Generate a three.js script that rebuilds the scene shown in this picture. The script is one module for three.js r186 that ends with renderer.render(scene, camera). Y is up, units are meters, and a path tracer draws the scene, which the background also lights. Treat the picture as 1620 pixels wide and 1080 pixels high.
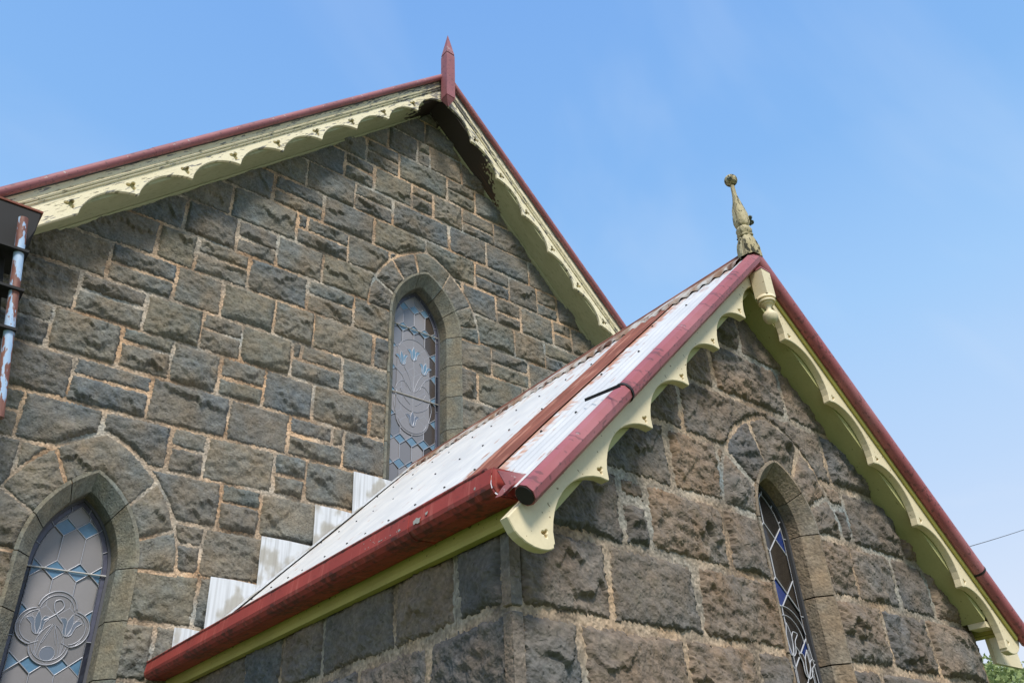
import * as THREE from 'three';
import { mergeGeometries } from 'three/addons/utils/BufferGeometryUtils.js';
import { createNoise2D } from 'simplex-noise';

// ---------------------------------------------------------------- camera, sky, sun, exposure
const scene = new THREE.Scene();
const EYE = new THREE.Vector3(0, 1.6, 0), FOCAL = 1311, PW = 1620, PH = 1080;
const camera = new THREE.PerspectiveCamera(2 * Math.atan(PH / 2 / FOCAL) * 180 / Math.PI, PW / PH, 0.05, 900);
camera.rotation.order = 'YXZ';
camera.rotation.set(0.56589307, -0.7051314, -0.05470748);
camera.position.copy(EYE);
camera.updateMatrixWorld(true);

const renderer = new THREE.WebGLRenderer({ antialias: true });
renderer.toneMapping = THREE.LinearToneMapping;
renderer.toneMappingExposure = 2.45;
renderer.shadowMap.enabled = true;

const SUN = new THREE.Vector3(-0.28, 0.76, 0.59).normalize();
const sun = new THREE.DirectionalLight(new THREE.Color(1.0, 0.95, 0.87), 1.5);
sun.position.copy(SUN).multiplyScalar(40).add(new THREE.Vector3(3, 3, -4));
sun.target.position.set(3, 3, -4);
sun.castShadow = true;
sun.shadow.radius = 26;
sun.shadow.mapSize.set(4096, 4096);
Object.assign(sun.shadow.camera, { left: -16, right: 16, top: 16, bottom: -16, near: 1, far: 90 });
scene.add(sun, sun.target);

// ---------------------------------------------------------------- helpers: random, noise, pixels to places
function rng(seed) { let a = seed >>> 0; return () => { a = (a + 0x6D2B79F5) >>> 0; let t = a; t = Math.imul(t ^ (t >>> 15), t | 1); t ^= t + Math.imul(t ^ (t >>> 7), t | 61); return ((t ^ (t >>> 14)) >>> 0) / 4294967296; }; }
const N = createNoise2D(rng(7)), N2 = createNoise2D(rng(19));
const clamp = (x, a = 0, b = 1) => Math.min(b, Math.max(a, x));
const sst = (a, b, x) => { const t = clamp((x - a) / (b - a)); return t * t * (3 - 2 * t); };
const lerp = (a, b, t) => a + (b - a) * t;
function fbm(x, y, o = 4, n = N) { let s = 0, a = 0.5; for (let i = 0; i < o; i++) { s += a * n(x, y); x = x * 2.03 + 11.3; y = y * 2.03 - 7.1; a *= 0.5; } return s; }
function toward(px, py) { return new THREE.Vector3((px - PW / 2) / FOCAL, (PH / 2 - py) / FOCAL, -1).applyQuaternion(camera.quaternion); }
const atZ = (px, py, z) => { const d = toward(px, py); return d.multiplyScalar((z - EYE.z) / d.z).add(EYE); };
const atX = (px, py, x) => { const d = toward(px, py); return d.multiplyScalar((x - EYE.x) / d.x).add(EYE); };

// tiling value noise for textures
function hash(i, j, s) { let h = Math.imul(i, 374761393) + Math.imul(j, 668265263) + Math.imul(s, 2246822519) | 0; h = Math.imul(h ^ (h >>> 13), 1274126177); return ((h ^ (h >>> 16)) >>> 0) / 4294967296; }
function vn(x, y, px, py, s) {
  const i = Math.floor(x), j = Math.floor(y), fx = x - i, fy = y - j, u = fx * fx * (3 - 2 * fx), v = fy * fy * (3 - 2 * fy);
  const a = ((i % px) + px) % px, b = (a + 1) % px, c = ((j % py) + py) % py, d = (c + 1) % py;
  return lerp(lerp(hash(a, c, s), hash(b, c, s), u), lerp(hash(a, d, s), hash(b, d, s), u), v);
}
function tf(u, v, fx, fy, o, s) { let t = 0, a = 0.5, n = 0; for (let k = 0; k < o; k++) { t += a * vn(u * fx, v * fy, fx, fy, s + k); n += a; fx *= 2; fy *= 2; a *= 0.5; } return t / n; }
function tex(w, h, fn, srgb = true, rep = true) {
  const d = new Uint8Array(w * h * 4);
  for (let j = 0; j < h; j++) for (let i = 0; i < w; i++) {
    const c = fn((i + 0.5) / w, (j + 0.5) / h), k = (j * w + i) * 4;
    if (typeof c === 'number') d[k] = d[k + 1] = d[k + 2] = clamp(c) * 255; else { d[k] = clamp(c[0], 0, 255); d[k + 1] = clamp(c[1], 0, 255); d[k + 2] = clamp(c[2], 0, 255); }
    d[k + 3] = 255;
  }
  const t = new THREE.DataTexture(d, w, h, THREE.RGBAFormat);
  t.magFilter = THREE.LinearFilter; t.minFilter = THREE.LinearMipmapLinearFilter; t.generateMipmaps = true;
  t.wrapS = t.wrapT = rep ? THREE.RepeatWrapping : THREE.ClampToEdgeWrapping;
  if (srgb) t.colorSpace = THREE.SRGBColorSpace;
  t.needsUpdate = true;
  return t;
}
const mixc = (a, b, t) => [lerp(a[0], b[0], t), lerp(a[1], b[1], t), lerp(a[2], b[2], t)];

// ---------------------------------------------------------------- sky
{
  const w = 2048, h = 1024, d = new Float32Array(w * h * 4);
  const lin = (c) => c.map((x) => { x /= 255; return x <= 0.04045 ? x / 12.92 : ((x + 0.055) / 1.055) ** 2.4; });
  const stops = [[0, [226, 235, 250]], [9, [222, 233, 251]], [20, [190, 217, 251]], [31, [163, 205, 250]], [42, [136, 186, 243]], [55, [125, 175, 239]], [90, [98, 148, 224]]].map(([e, c]) => [e, lin(c)]);
  for (let j = 0; j < h; j++) {
    const el = ((j + 0.5) / h - 0.5) * 180;
    for (let i = 0; i < w; i++) {
      const k = (j * w + i) * 4;
      let c;
      if (el <= 0) c = [0.22, 0.24, 0.2];
      else {
        let n = 1; while (n < stops.length - 1 && stops[n][0] < el) n++;
        const t = clamp((el - stops[n - 1][0]) / (stops[n][0] - stops[n - 1][0]));
        c = mixc(stops[n - 1][1], stops[n][1], t);
        const az = ((i + 0.5) / w - 0.5) * 2 * Math.PI, r = 1 / Math.max(0.12, Math.sin(el * Math.PI / 180));
        const X = Math.cos(az) * r, Y = Math.sin(az) * r;
        const q = fbm(X * 0.9 + 3.1 + 0.5 * N2(X * 0.5, Y * 0.5), Y * 1.9 + 0.7, 5), m = sst(-0.05, 0.75, q + 0.25 * N2(X * 0.35 + 5, Y * 0.35));
        c = mixc(c, [0.72, 0.82, 0.97], 0.11 * m);
      }
      for (let n = 0; n < 3; n++) d[k + n] = c[n] / renderer.toneMappingExposure;
      d[k + 3] = 1;
    }
  }
  const t = new THREE.DataTexture(d, w, h, THREE.RGBAFormat, THREE.FloatType);
  t.mapping = THREE.EquirectangularReflectionMapping;
  t.magFilter = t.minFilter = THREE.LinearFilter;
  t.needsUpdate = true;
  scene.background = t; scene.environment = t;
}

// ---------------------------------------------------------------- textures and materials
const stoneMap = tex(1024, 1024, (u, v) => {
  const g = tf(u, v, 90, 90, 3, 1), m = tf(u, v, 14, 14, 4, 9), l = tf(u, v, 4, 4, 4, 21), p = tf(u, v, 64, 64, 2, 33);
  let k = 0.78 + 0.28 * (g - 0.5) + 0.2 * (m - 0.5) + 0.12 * (l - 0.5);
  if (p < 0.2) k *= 0.55 + 2.2 * p;
  const warm = (tf(u, v, 6, 6, 4, 55) - 0.5) * 0.2, li = sst(0.66, 0.78, tf(u, v, 22, 22, 4, 77)) * 0.22;
  const s = k * 255;
  return mixc([s * (1 + warm), s, s * (1 - warm * 1.1)], [205, 205, 185], li);
});
const stoneBump = tex(1024, 1024, (u, v) => {
  const a = tf(u, v, 10, 14, 5, 3), r = 1 - Math.abs(2 * tf(u, v, 16, 24, 4, 8) - 1), f = tf(u, v, 110, 110, 2, 5), p = tf(u, v, 60, 60, 1, 33);
  return 0.1 + 0.42 * a + 0.26 * r + 0.3 * (f - 0.5) - (p < 0.16 ? (0.16 - p) * 1.6 : 0);
}, false);
const mortarMap = tex(512, 512, (u, v) => {
  const g = tf(u, v, 100, 100, 2, 4), m = tf(u, v, 9, 9, 4, 6), k = 0.74 + 0.36 * (g - 0.5) + 0.5 * (m - 0.5), w = (tf(u, v, 4, 4, 3, 12) - 0.5) * 0.34;
  return [255 * k * (1 + w), 255 * k, 255 * k * (1 - w)];
});
const mortarBump = tex(512, 512, (u, v) => 0.5 * tf(u, v, 26, 26, 4, 14) + 0.5 * tf(u, v, 90, 90, 2, 15), false);
const speckMap = tex(1024, 1024, (u, v) => {          // lightly soiled paint, one metre square
  const c = tf(u, v, 5, 5, 4, 41), f = tf(u, v, 120, 120, 2, 42), s = tf(u, v, 70, 70, 2, 44), q = tf(u, v, 3, 3, 2, 45);
  let k = 246 + 18 * (c - 0.5) * 2 + 8 * (f - 0.5); k = Math.min(k, 255);
  return mixc([k, k, k * 0.99], [120, 105, 75], sst(0.83, 0.89, s * 0.8 + q * 0.27) * 0.75);
});
const fineBump = tex(512, 512, (u, v) => 0.6 * tf(u, v, 8, 60, 3, 61) + 0.4 * tf(u, v, 90, 90, 2, 62), false);
// weathered cream paint of the tall gable: a strip of 4.9 m by 0.32 m, s along and p across; bare silver wood and cracks
function peel(seed, worn) {
  return tex(2048, 160, (u, v) => {
    const s = u * 4.9, p = v * 0.32;
    const a = fbm(s * 3.2 + seed, p * 22, 5), b = fbm(s * 9 + seed * 3, p * 60, 4, N2), f = N(s * 60, p * 160 + seed);
    const near = Math.exp(-s / 0.8) * 0.8 * worn + (p > 0.2 ? 0.16 : 0) + (p < 0.09 ? 0.1 : 0);
    let c = mixc([247, 236, 205], [233, 218, 178], 0.5 + 0.5 * fbm(s * 1.7, p * 7 + seed, 3));
    const bare = sst(0.35, 0.42, a * 0.7 + b * 0.5 + near * 0.75 - 0.02);
    c = mixc(c, mixc([168, 165, 160], [112, 106, 98], 0.5 + 0.5 * N(s * 14, p * 190)), bare * 0.95);
    const crack = sst(0.5, 0.62, N2(s * 5 + seed, p * 150) * 0.6 + b * 0.75) * sst(0.02, 0.4, fbm(s * 1.1 + 9, p * 5 + seed, 3) + 0.25);
    c = mixc(c, [86, 76, 56], crack * 0.7);
    const moss = sst(0.34, 0.5, fbm(s * 4 - seed, p * 26, 4, N2) + (p > 0.24 ? 0.14 : -0.1));
    c = mixc(c, [98, 92, 62], moss * 0.55);
    return c.map((x) => x + 8 * f);
  }, true, false);
}
const peelL = peel(3.3, 1), peelR = peel(8.8, 1.3);
// soffit of the tall gable: olive cream; on one slope the paint is gone from rotten dark boards below the apex
function soffitTex(rot) {
  return tex(1024, 128, (u, v) => {
    const s = u * 4.9, z = v * 0.34;
    let c = mixc([186, 182, 142], [170, 166, 126], 0.5 + 0.5 * fbm(s * 2, z * 9, 4));
    c = mixc(c, [120, 116, 84], sst(0.25, 0.5, fbm(s * 8, z * 40, 4)) * 0.35);
    if (rot) {
      const edge = lerp(0.4, -0.04, sst(0.55, 1.85, s)) + 0.1 * fbm(s * 6, z * 12, 4) + 0.05 * N2(s * 22, z * 22);
      const hit = s < 0.7 ? 1 : sst(-0.004, 0.004, edge - z);
      c = mixc(c, mixc([66, 57, 49], [100, 74, 56], sst(0.9, 1.5, s + 0.3 * N(s * 3, z * 50))), hit);
    } else {
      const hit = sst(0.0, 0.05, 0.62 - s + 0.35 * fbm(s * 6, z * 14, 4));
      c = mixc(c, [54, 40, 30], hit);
    }
    return c;
  }, true, false);
}
const flashMap = tex(512, 512, (u, v) => {
  const st = tf(u, v, 70, 3, 3, 71), m = tf(u, v, 6, 6, 4, 72), g = tf(u, v, 18, 12, 4, 73);
  let c = mixc([212, 214, 216], [168, 168, 167], clamp(1.5 * (st - 0.42)));
  c = mixc(c, [150, 142, 126], sst(0.5, 0.72, m * 0.6 + g * 0.45) * 0.65);
  return c;
});
const rustPaint = tex(1024, 1024, (u, v) => {
  const a = tf(u, v, 5, 40, 5, 81), b = tf(u, v, 6, 60, 3, 82);
  return mixc(mixc([152, 92, 74], [108, 62, 50], a), [180, 128, 108], sst(0.52, 0.75, b) * 0.7);
});
const redMap = tex(1024, 1024, (u, v) => {          // chalky red gutter paint, a metre square; front face at v 0.61 to 0.69, sole at v 0.03 to 0.14, with mildew at the front edges; sole mottled darker
  const a = tf(u, v, 6, 6, 5, 91), f = tf(u, v, 60, 60, 3, 92), st = tf(u, v, 60, 5, 3, 93), g = tf(u, v, 40, 90, 4, 94);
  let c = mixc([180, 72, 60], [150, 58, 50], a);
  c = mixc(c, [204, 122, 106], sst(0.58, 0.85, st) * 0.45);
  const mottle = v > 0.59 ? sst(0.632, 0.612, v) * 0.17 + sst(0.674, 0.684, v) * 0.2 : v < 0.2 ? 0.14 : 0;
  c = mixc(c, [44, 36, 30], sst(0.56, 0.78, f * 0.3 + g * 0.35 + a * 0.3 + mottle) * 0.5);
  return c;
});
const pipeMap = tex(256, 1024, (u, v) => {
  const a = tf(u, v, 5, 16, 5, 101), b = tf(u, v, 16, 50, 3, 102);
  let c = mixc([150, 182, 216], [190, 205, 220], b);
  const r = sst(0.4, 0.45, a * 0.8 + b * 0.2 + 0.07 * Math.cos(v * 25));
  c = mixc(c, mixc([104, 62, 52], [150, 104, 86], tf(u, v, 12, 40, 3, 103)), r);
  return c;
});

function rollTex(base, seed, flake) {       // chalky maroon paint with grey flakes and grime, a metre square
  return tex(1024, 1024, (u, v) => {
    const a = tf(u, v, 5, 5, 5, seed), f = tf(u, v, 40, 90, 3, seed + 9), k = tf(u, v, 9, 22, 5, seed + 19), m = tf(u, v, 3, 3, 3, seed + 29);
    let c = mixc(base, base.map((x) => x * 0.82), a);
    c = mixc(c, base.map((x) => lerp(x, 205, 0.3)), sst(0.5, 0.85, k * 0.3 + m * 0.7) * 0.5);
    c = mixc(c, [176, 168, 164], sst(0.69, 0.72, f * 0.5 + k * 0.35 + m * 0.2 - flake) * 0.9);
    return mixc(c, [60, 44, 42], sst(0.66, 0.8, tf(u, v, 60, 60, 2, seed + 39)) * 0.35);
  });
}
const std = (o) => new THREE.MeshStandardMaterial({ roughness: 0.9, metalness: 0, ...o });
const rgb = (r, g, b) => new THREE.Color().setRGB(r, g, b);
const M = {};
M.stoneMain = [[0.29, 0.268, 0.22], [0.26, 0.244, 0.207], [0.31, 0.285, 0.228], [0.275, 0.259, 0.203], [0.3, 0.262, 0.2], [0.24, 0.228, 0.198]].map((c) => std({ color: rgb(...c), map: stoneMap, bumpMap: stoneBump, bumpScale: 0.014 }));
M.stonePorch = [[0.31, 0.252, 0.2], [0.275, 0.232, 0.19], [0.335, 0.26, 0.195], [0.235, 0.205, 0.176], [0.355, 0.275, 0.205], [0.26, 0.23, 0.196]].map((c) => std({ color: rgb(...c), map: stoneMap, bumpMap: stoneBump, bumpScale: 0.013 }));
M.mortarMain = std({ color: rgb(0.74, 0.56, 0.39), map: mortarMap, bumpMap: mortarBump, bumpScale: 0.012 });
M.mortarPorch = std({ color: rgb(0.62, 0.5, 0.37), map: mortarMap, bumpMap: mortarBump, bumpScale: 0.01 });
M.dressMain = std({ color: rgb(0.32, 0.31, 0.245), map: stoneMap, bumpMap: stoneBump, bumpScale: 0.009 });
M.dressPorch = std({ color: rgb(0.42, 0.34, 0.25), map: stoneMap, bumpMap: stoneBump, bumpScale: 0.009 });
M.peelL = std({ map: peelL, bumpMap: peelL, bumpScale: 0.002, roughness: 0.8 });
M.peelR = std({ map: peelR, bumpMap: peelR, bumpScale: 0.002, roughness: 0.8 });
M.soffitL = std({ map: soffitTex(false), roughness: 0.8 });
M.soffitR = std({ map: soffitTex(true), roughness: 0.85 });
M.cream = std({ color: rgb(0.88, 0.745, 0.49), map: speckMap, roughness: 0.62, bumpMap: fineBump, bumpScale: 0.0008 });
M.olive = std({ color: rgb(0.52, 0.49, 0.22), map: speckMap, roughness: 0.7, bumpMap: fineBump, bumpScale: 0.001 });  // cream soffit paint with the lawn's green bounce put into its colour
M.fascia = std({ color: rgb(0.55, 0.49, 0.13), map: speckMap, roughness: 0.65 });
M.maroon = std({ map: rollTex([178, 98, 100], 211, 0.07), roughness: 0.5, bumpMap: fineBump, bumpScale: 0.0006 });
M.maroonOld = std({ map: rollTex([172, 104, 106], 251, 0), roughness: 0.62 });
M.red = std({ map: redMap, roughness: 0.62 });
M.roofDark = std({ color: rgb(0.36, 0.35, 0.34), roughness: 0.6 });
M.timber = std({ color: rgb(0.34, 0.24, 0.15), roughness: 0.9 });
M.flash = std({ map: flashMap, roughness: 0.7 });
M.rust = std({ map: rustPaint, roughness: 0.92, bumpMap: mortarBump, bumpScale: 0.002 });
M.black = std({ color: rgb(0.012, 0.012, 0.012), roughness: 0.7 });
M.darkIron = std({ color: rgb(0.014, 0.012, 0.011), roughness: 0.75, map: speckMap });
M.pipe = std({ map: pipeMap, roughness: 0.6 });
M.finial = std({ color: rgb(0.84, 0.75, 0.6), map: tex(512, 512, (u, v) => { const a = tf(u, v, 9, 9, 4, 111), b = tf(u, v, 34, 34, 3, 112), c = mixc([226, 222, 200], [180, 172, 140], a); return mixc(c, [70, 70, 56], sst(0.6, 0.7, b * 0.7 + a * 0.35)); }), bumpMap: mortarBump, bumpScale: 0.006 });
M.lead = std({ color: rgb(0.42, 0.42, 0.45), roughness: 0.45, metalness: 0.5 });
M.lichen = std({ color: rgb(0.16, 0.17, 0.13), roughness: 1 });
M.plain = std({ color: rgb(0.2, 0.19, 0.17), map: stoneMap });

// ---------------------------------------------------------------- objects: naming and parenting
const used = new Map();
function nameIn(parent, name) { const key = parent.uuid + name, n = used.get(key) || 0; used.set(key, n + 1); return n ? name + '_' + String(n).padStart(3, '0') : name; }
function add(name, geo, mat, parent, label) {
  const m = new THREE.Mesh(geo, mat);
  m.name = nameIn(parent, name); m.castShadow = m.receiveShadow = true;
  if (label) m.userData.label = label;
  parent.add(m);
  return m;
}
function group(name, parent, label) { const g = new THREE.Group(); g.name = nameIn(parent, name); if (label) g.userData.label = label; parent.add(g); return g; }
function thing(name, label, category) { const g = group(name, scene, label); g.userData.category = category; return g; }
function quadGeo(pos, uv, idx) {
  const g = new THREE.BufferGeometry();
  g.setAttribute('position', new THREE.Float32BufferAttribute(pos, 3));
  g.setAttribute('uv', new THREE.Float32BufferAttribute(uv, 2));
  g.setIndex(idx); g.computeVertexNormals();
  return g;
}
function remapUV(g, fn) {
  const p = g.attributes.position, uv = new Float32Array(p.count * 2);
  for (let i = 0; i < p.count; i++) { const [a, b] = fn(p.getX(i), p.getY(i), p.getZ(i), g.attributes.normal ? [g.attributes.normal.getX(i), g.attributes.normal.getY(i), g.attributes.normal.getZ(i)] : null); uv[2 * i] = a; uv[2 * i + 1] = b; }
  g.setAttribute('uv', new THREE.BufferAttribute(uv, 2));
  return g;
}
const triUV = (g, k = 1) => remapUV(g, (x, y, z, n) => { const a = Math.abs(n[0]), b = Math.abs(n[1]), c = Math.abs(n[2]); return c >= a && c >= b ? [x * k, y * k] : a >= b ? [z * k, y * k] : [x * k, z * k]; });
function boxGeo(x0, x1, y0, y1, z0, z1) { const g = new THREE.BoxGeometry(x1 - x0, y1 - y0, z1 - z0); g.translate((x0 + x1) / 2, (y0 + y1) / 2, (z0 + z1) / 2); return triUV(g); }
function prismZ(pts, z0, z1, bevel = 0, holes = []) {
  const sh = new THREE.Shape(pts.map((p) => new THREE.Vector2(p[0], p[1])));
  for (const h of holes) sh.holes.push(new THREE.Path(h.map((p) => new THREE.Vector2(p[0], p[1]))));
  const g = new THREE.ExtrudeGeometry(sh, { depth: z1 - z0 - 2 * bevel, bevelEnabled: bevel > 0, bevelThickness: bevel, bevelSize: bevel, bevelOffset: -bevel, bevelSegments: 1, curveSegments: 10 });
  g.translate(0, 0, z0 + bevel);
  return triUV(g);
}
function tube(pts, r, seg = 24, rad = 6) { return new THREE.TubeGeometry(new THREE.CatmullRomCurve3(pts.map((p) => new THREE.Vector3(...p))), seg, r, rad, false); }
function rod(a, b, r, n = 12, open = false) {
  const d = new THREE.Vector3().subVectors(b, a), g = new THREE.CylinderGeometry(r, r, d.length(), n, 1, open);
  g.applyQuaternion(new THREE.Quaternion().setFromUnitVectors(new THREE.Vector3(0, 1, 0), d.clone().normalize()));
  g.translate((a.x + b.x) / 2, (a.y + b.y) / 2, (a.z + b.z) / 2);
  return g;
}

// ---------------------------------------------------------------- measured frame of the two gables (metres)
const K = 0.52;
const ZW = -5.2, XM = 3.416, AM = Math.atan(1.035), ZB = -4.893, YM = 8.37;     // tall gable: wall plane, centre, roof angle, bargeboard face, height where the teeth lines cross
const ZP = -2.038, XP = 3.297, AP = Math.PI / 4, ZQ = -1.872, YP = 4.024;       // porch: the same
const XS = 1.675, XE = 4.92;                                                    // porch side walls
const porchRoofY = (x) => 4.33 - Math.abs(x - XP);
const slope = (side, xc, y0, A) => ({
  at: (s, p) => [xc + side * (s * Math.cos(A) + p * Math.sin(A)), y0 - s * Math.sin(A) + p * Math.cos(A)],
  inv: (x, y) => { const dx = side * (x - xc), dy = y0 - y; return [dx * Math.cos(A) + dy * Math.sin(A), dx * Math.sin(A) - dy * Math.cos(A)]; },
  cut: (p) => -p * Math.tan(A),                       // s on the vertical mitre below the ridge
});
const SL = { mainL: slope(-1, XM, YM, AM), mainR: slope(1, XM, YM, AM), porchL: slope(-1, XP, YP, AP), porchR: slope(1, XP, YP, AP) };

// ---------------------------------------------------------------- setting: ground
{
  const g = new THREE.PlaneGeometry(600, 600, 60, 60); g.rotateX(-Math.PI / 2);
  remapUV(g, (x, y, z) => [x / 4, z / 4]);
  const m = std({ color: rgb(0.115, 0.15, 0.045), map: tex(512, 512, (u, v) => { const a = tf(u, v, 6, 6, 4, 121), b = tf(u, v, 80, 80, 2, 122); return mixc([255, 250, 220], [170, 190, 150], clamp(a * 0.6 + b * 0.5)); }), bumpMap: mortarBump, bumpScale: 0.05 });
  const o = add('lawn', g, m, scene); o.userData = { label: 'mown green lawn around the stone church', category: 'ground', kind: 'structure' };
}

const church = thing('stone_church', 'tall bluestone church gable with scalloped cream bargeboards and red pointed ridge post', 'church');
const porch = thing('church_porch', 'small stone porch with white corrugated roof, red gutter and turned finial', 'porch');

// ---------------------------------------------------------------- rock-faced stones
// a stone is a grid over (u, v) on its wall whose height above the mortar comes from chipped facets, ledges and a pitched edge
let stoneSeed = 100;
function rockFace(seed, cu, cv, w, h, relief) {
  const r = rng(seed), planes = [];
  const top = relief * (0.6 + 0.6 * r());
  const n = 5 + Math.floor(r() * 4);
  const turn = r() * 6.28;
  for (let i = 0; i < n; i++) { const a = turn + (i + 0.7 * r()) / n * Math.PI * 2, ca = Math.cos(a), sa = Math.sin(a), g = top * (0.35 + 0.85 * r()) / (Math.abs(ca) * w / 2 + Math.abs(sa) * h / 2); planes.push([top * (0.95 + 0.25 * r()), ca * g, sa * g, (r() - 0.5) * w * 0.55, (r() - 0.5) * h * 0.55]); }
  const ledges = [];
  const nl = r() < 0.25 ? 0 : r() < 0.7 ? 1 : 2;
  for (let i = 0; i < nl; i++) ledges.push([(r() - 0.62) * h * 0.7, relief * (0.25 + 0.4 * r()), (r() - 0.5) * w * 0.8, w * (0.25 + 0.4 * r()), r() * 50, (r() - 0.5) * 1.2, 0.05 + 0.12 * r()]);
  const ox = r() * 90, oy = r() * 90, rough = 0.6 + 0.8 * r();
  return (u, v) => {
    const x = u - cu, y = v - cv;
    const wx = x + 0.025 * N(u * 9 + ox, v * 9), wy = y + 0.025 * N(u * 9, v * 9 + oy);
    let b = 1;
    for (const p of planes) b = Math.min(b, p[0] - p[1] * (wx - p[3]) - p[2] * (wy - p[4]));
    b = Math.max(b, top * 0.22 + 0.1 * b);
    for (const l of ledges) {
      const yl = l[0] + l[5] * (x - l[2]) + 0.045 * N(u * 7 + l[4], oy) + 0.018 * N(u * 23 + l[4], ox);
      const k = sst(1, 0.2, Math.abs(x - l[2]) / l[3]), below = yl - y;
      b += l[1] * k * (1 - sst(-0.003, 0.004, below)) * Math.exp(Math.min(0, below) / l[6]) - l[1] * 0.3 * k * sst(-0.002, 0.004, below) * Math.exp(-Math.max(0, below) / 0.05);
    }
    b += rough * (0.007 * N(u * 12 + ox, v * 15 + oy) + 0.008 * (0.5 - Math.abs(N2(u * 26 + oy, v * 34 + ox))) + 0.0022 * N2(u * 70, v * 70));
    return Math.max(b, 0.004);
  };
}
function stoneGeo(o) {      // o: place(u,v,h) -> [x,y,z]; map(i,j in 0..1) -> [u,v]; edge(u,v,a,b) -> distance to the joint's middle; nu, nv; keep(u,v); flip
  const { nu, nv } = o, pos = [], uv = [], idx = [], keep = [];
  const r = rng(o.seed * 13 + 5), du = Math.floor(r() * 40) / 7, dv = Math.floor(r() * 40) / 9, rot = r() < 0.5 ? 1 : -1;
  for (let j = 0; j <= nv; j++) for (let i = 0; i <= nu; i++) {
    const a = i / nu, b = j / nv, [u, v] = o.map(a, b);
    const d = o.edge(u, v, a, b);
    const k = d - o.joint - o.ragged * (0.7 * N2(u * 34, v * 34) + 0.5 * N(u * 80, v * 80)) - 0.45 * o.ragged * N(u * 9, v * 9) - 0.005 * N2(u * 2.1, v * 2.1);
    let h = k < 0 ? Math.max(k * 1.3, -0.03) - 0.001 : Math.min(o.body(u, v), 0.003 + k * o.pitch);
    const cap = o.cap ? o.cap(u, v) : 1; if (h > cap) h = cap;
    pos.push(...o.place(u, v, h)); uv.push(rot * u + du, v + dv);
    keep.push(o.keep ? o.keep(u, v) : true);
  }
  for (let j = 0; j < nv; j++) for (let i = 0; i < nu; i++) {
    const p = j * (nu + 1) + i, q = p + nu + 1;
    if (!(keep[p] || keep[p + 1] || keep[q] || keep[q + 1])) continue;
    if (o.flip) idx.push(p, q, p + 1, p + 1, q, q + 1); else idx.push(p, p + 1, q, p + 1, q + 1, q);
  }
  return idx.length ? quadGeo(pos, uv, idx) : null;
}

// a pointed opening: centre xc, half width a, springing vs, radius R, height of sill y0, chamfer c, ring of voussoirs E
const WIN = {
  low: { xc: 1.045, a: 0.312, vs: 1.6 + 3.11 * K, R: 0.62, y0: 1.25, c: 0.076, E: 0.245, E2: 0.02, zg: -0.22 },
  high: { xc: 3.424, a: 0.362, vs: 1.6 + 7.98 * K, R: 0.625, y0: 3.95, c: 0.083, E: 0.235, E2: 0.02, zg: -0.2 },
  porch: { xc: 3.345, a: 0.222, vs: 1.6 + 0.6245 * 2.038, R: 0.335, y0: 1.05, c: 0.052, E: 0.235, E2: 0.012, zg: -0.125 },
};
function archAt(w, t, e) {   // t -1 left springing, 0 apex, 1 right springing
  const g = Math.sign(t) || 1, R = w.R + e, f = Math.acos(clamp((w.R - w.a) / R)) * (1 - Math.abs(t));
  return [w.xc + g * (w.a - w.R + R * Math.cos(f)), w.vs + R * Math.sin(f)];
}
function archE(w, u, v) { const x = Math.abs(u - w.xc); return v > w.vs ? Math.hypot(x - w.a + w.R, v - w.vs) - w.R : x - w.a; }
function archOutline(w, e, n = 14) { const o = [[w.xc - w.a - e, w.y0]]; for (let i = 0; i <= 2 * n; i++) o.push(archAt(w, i / n - 1, e)); o.push([w.xc + w.a + e, w.y0]); return o; }

function buildCourses(spec) {
  // joints: points on upright joints; splits: points on level joints inside a course; halves: upright joints inside a split stone
  const { lo, hi, levels, toUV, rnd } = spec, rects = [];
  const J = spec.joints.map((p) => toUV(...p)), S = spec.splits.map((p) => toUV(...p)), H = (spec.halves || []).map((p) => toUV(...p));
  for (let c = 0; c + 1 < levels.length; c++) {
    const v0 = levels[c], v1 = levels[c + 1];
    let cuts = J.filter((p) => p[1] > v0 && p[1] <= v1).map((p) => p[0]).sort((a, b) => a - b);
    cuts = cuts.filter((u, i) => i === 0 || u - cuts[i - 1] > 0.07);
    for (const span of spec.spans(v0, v1, lo, hi)) {
      const inside = [span[0], ...cuts.filter((u) => u > span[0] + 0.06 && u < span[1] - 0.06), span[1]], all = [inside[0]];
      for (let i = 1; i < inside.length; i++) {
        let gap = inside[i] - inside[i - 1];
        const open = spec.unseen ? spec.unseen(inside[i - 1], inside[i], v0, v1) : gap > 1;
        if (open && gap > 0.8) { const n = Math.round(gap / (0.42 + 0.14 * rnd())); for (let k = 1; k < n; k++) all.push(inside[i - 1] + gap * (k + 0.3 * (rnd() - 0.5)) / n); }
        all.push(inside[i]);
      }
      for (let i = 1; i < all.length; i++) rects.push([all[i - 1], all[i], v0, v1]);
    }
  }
  for (const p of S) { const k = rects.findIndex((r) => p[0] > r[0] && p[0] < r[1] && p[1] > r[2] + 0.03 && p[1] < r[3] - 0.03); if (k >= 0) { const [a, b, c, d] = rects[k]; rects.splice(k, 1, [a, b, c, p[1]], [a, b, p[1], d]); } }
  for (const p of H) { const k = rects.findIndex((r) => p[0] > r[0] + 0.02 && p[0] < r[1] - 0.02 && p[1] > r[2] && p[1] < r[3]); if (k >= 0) { const [a, b, c, d] = rects[k]; rects.splice(k, 1, [a, p[0], c, d], [p[0], b, c, d]); } }
  return rects;
}
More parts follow.
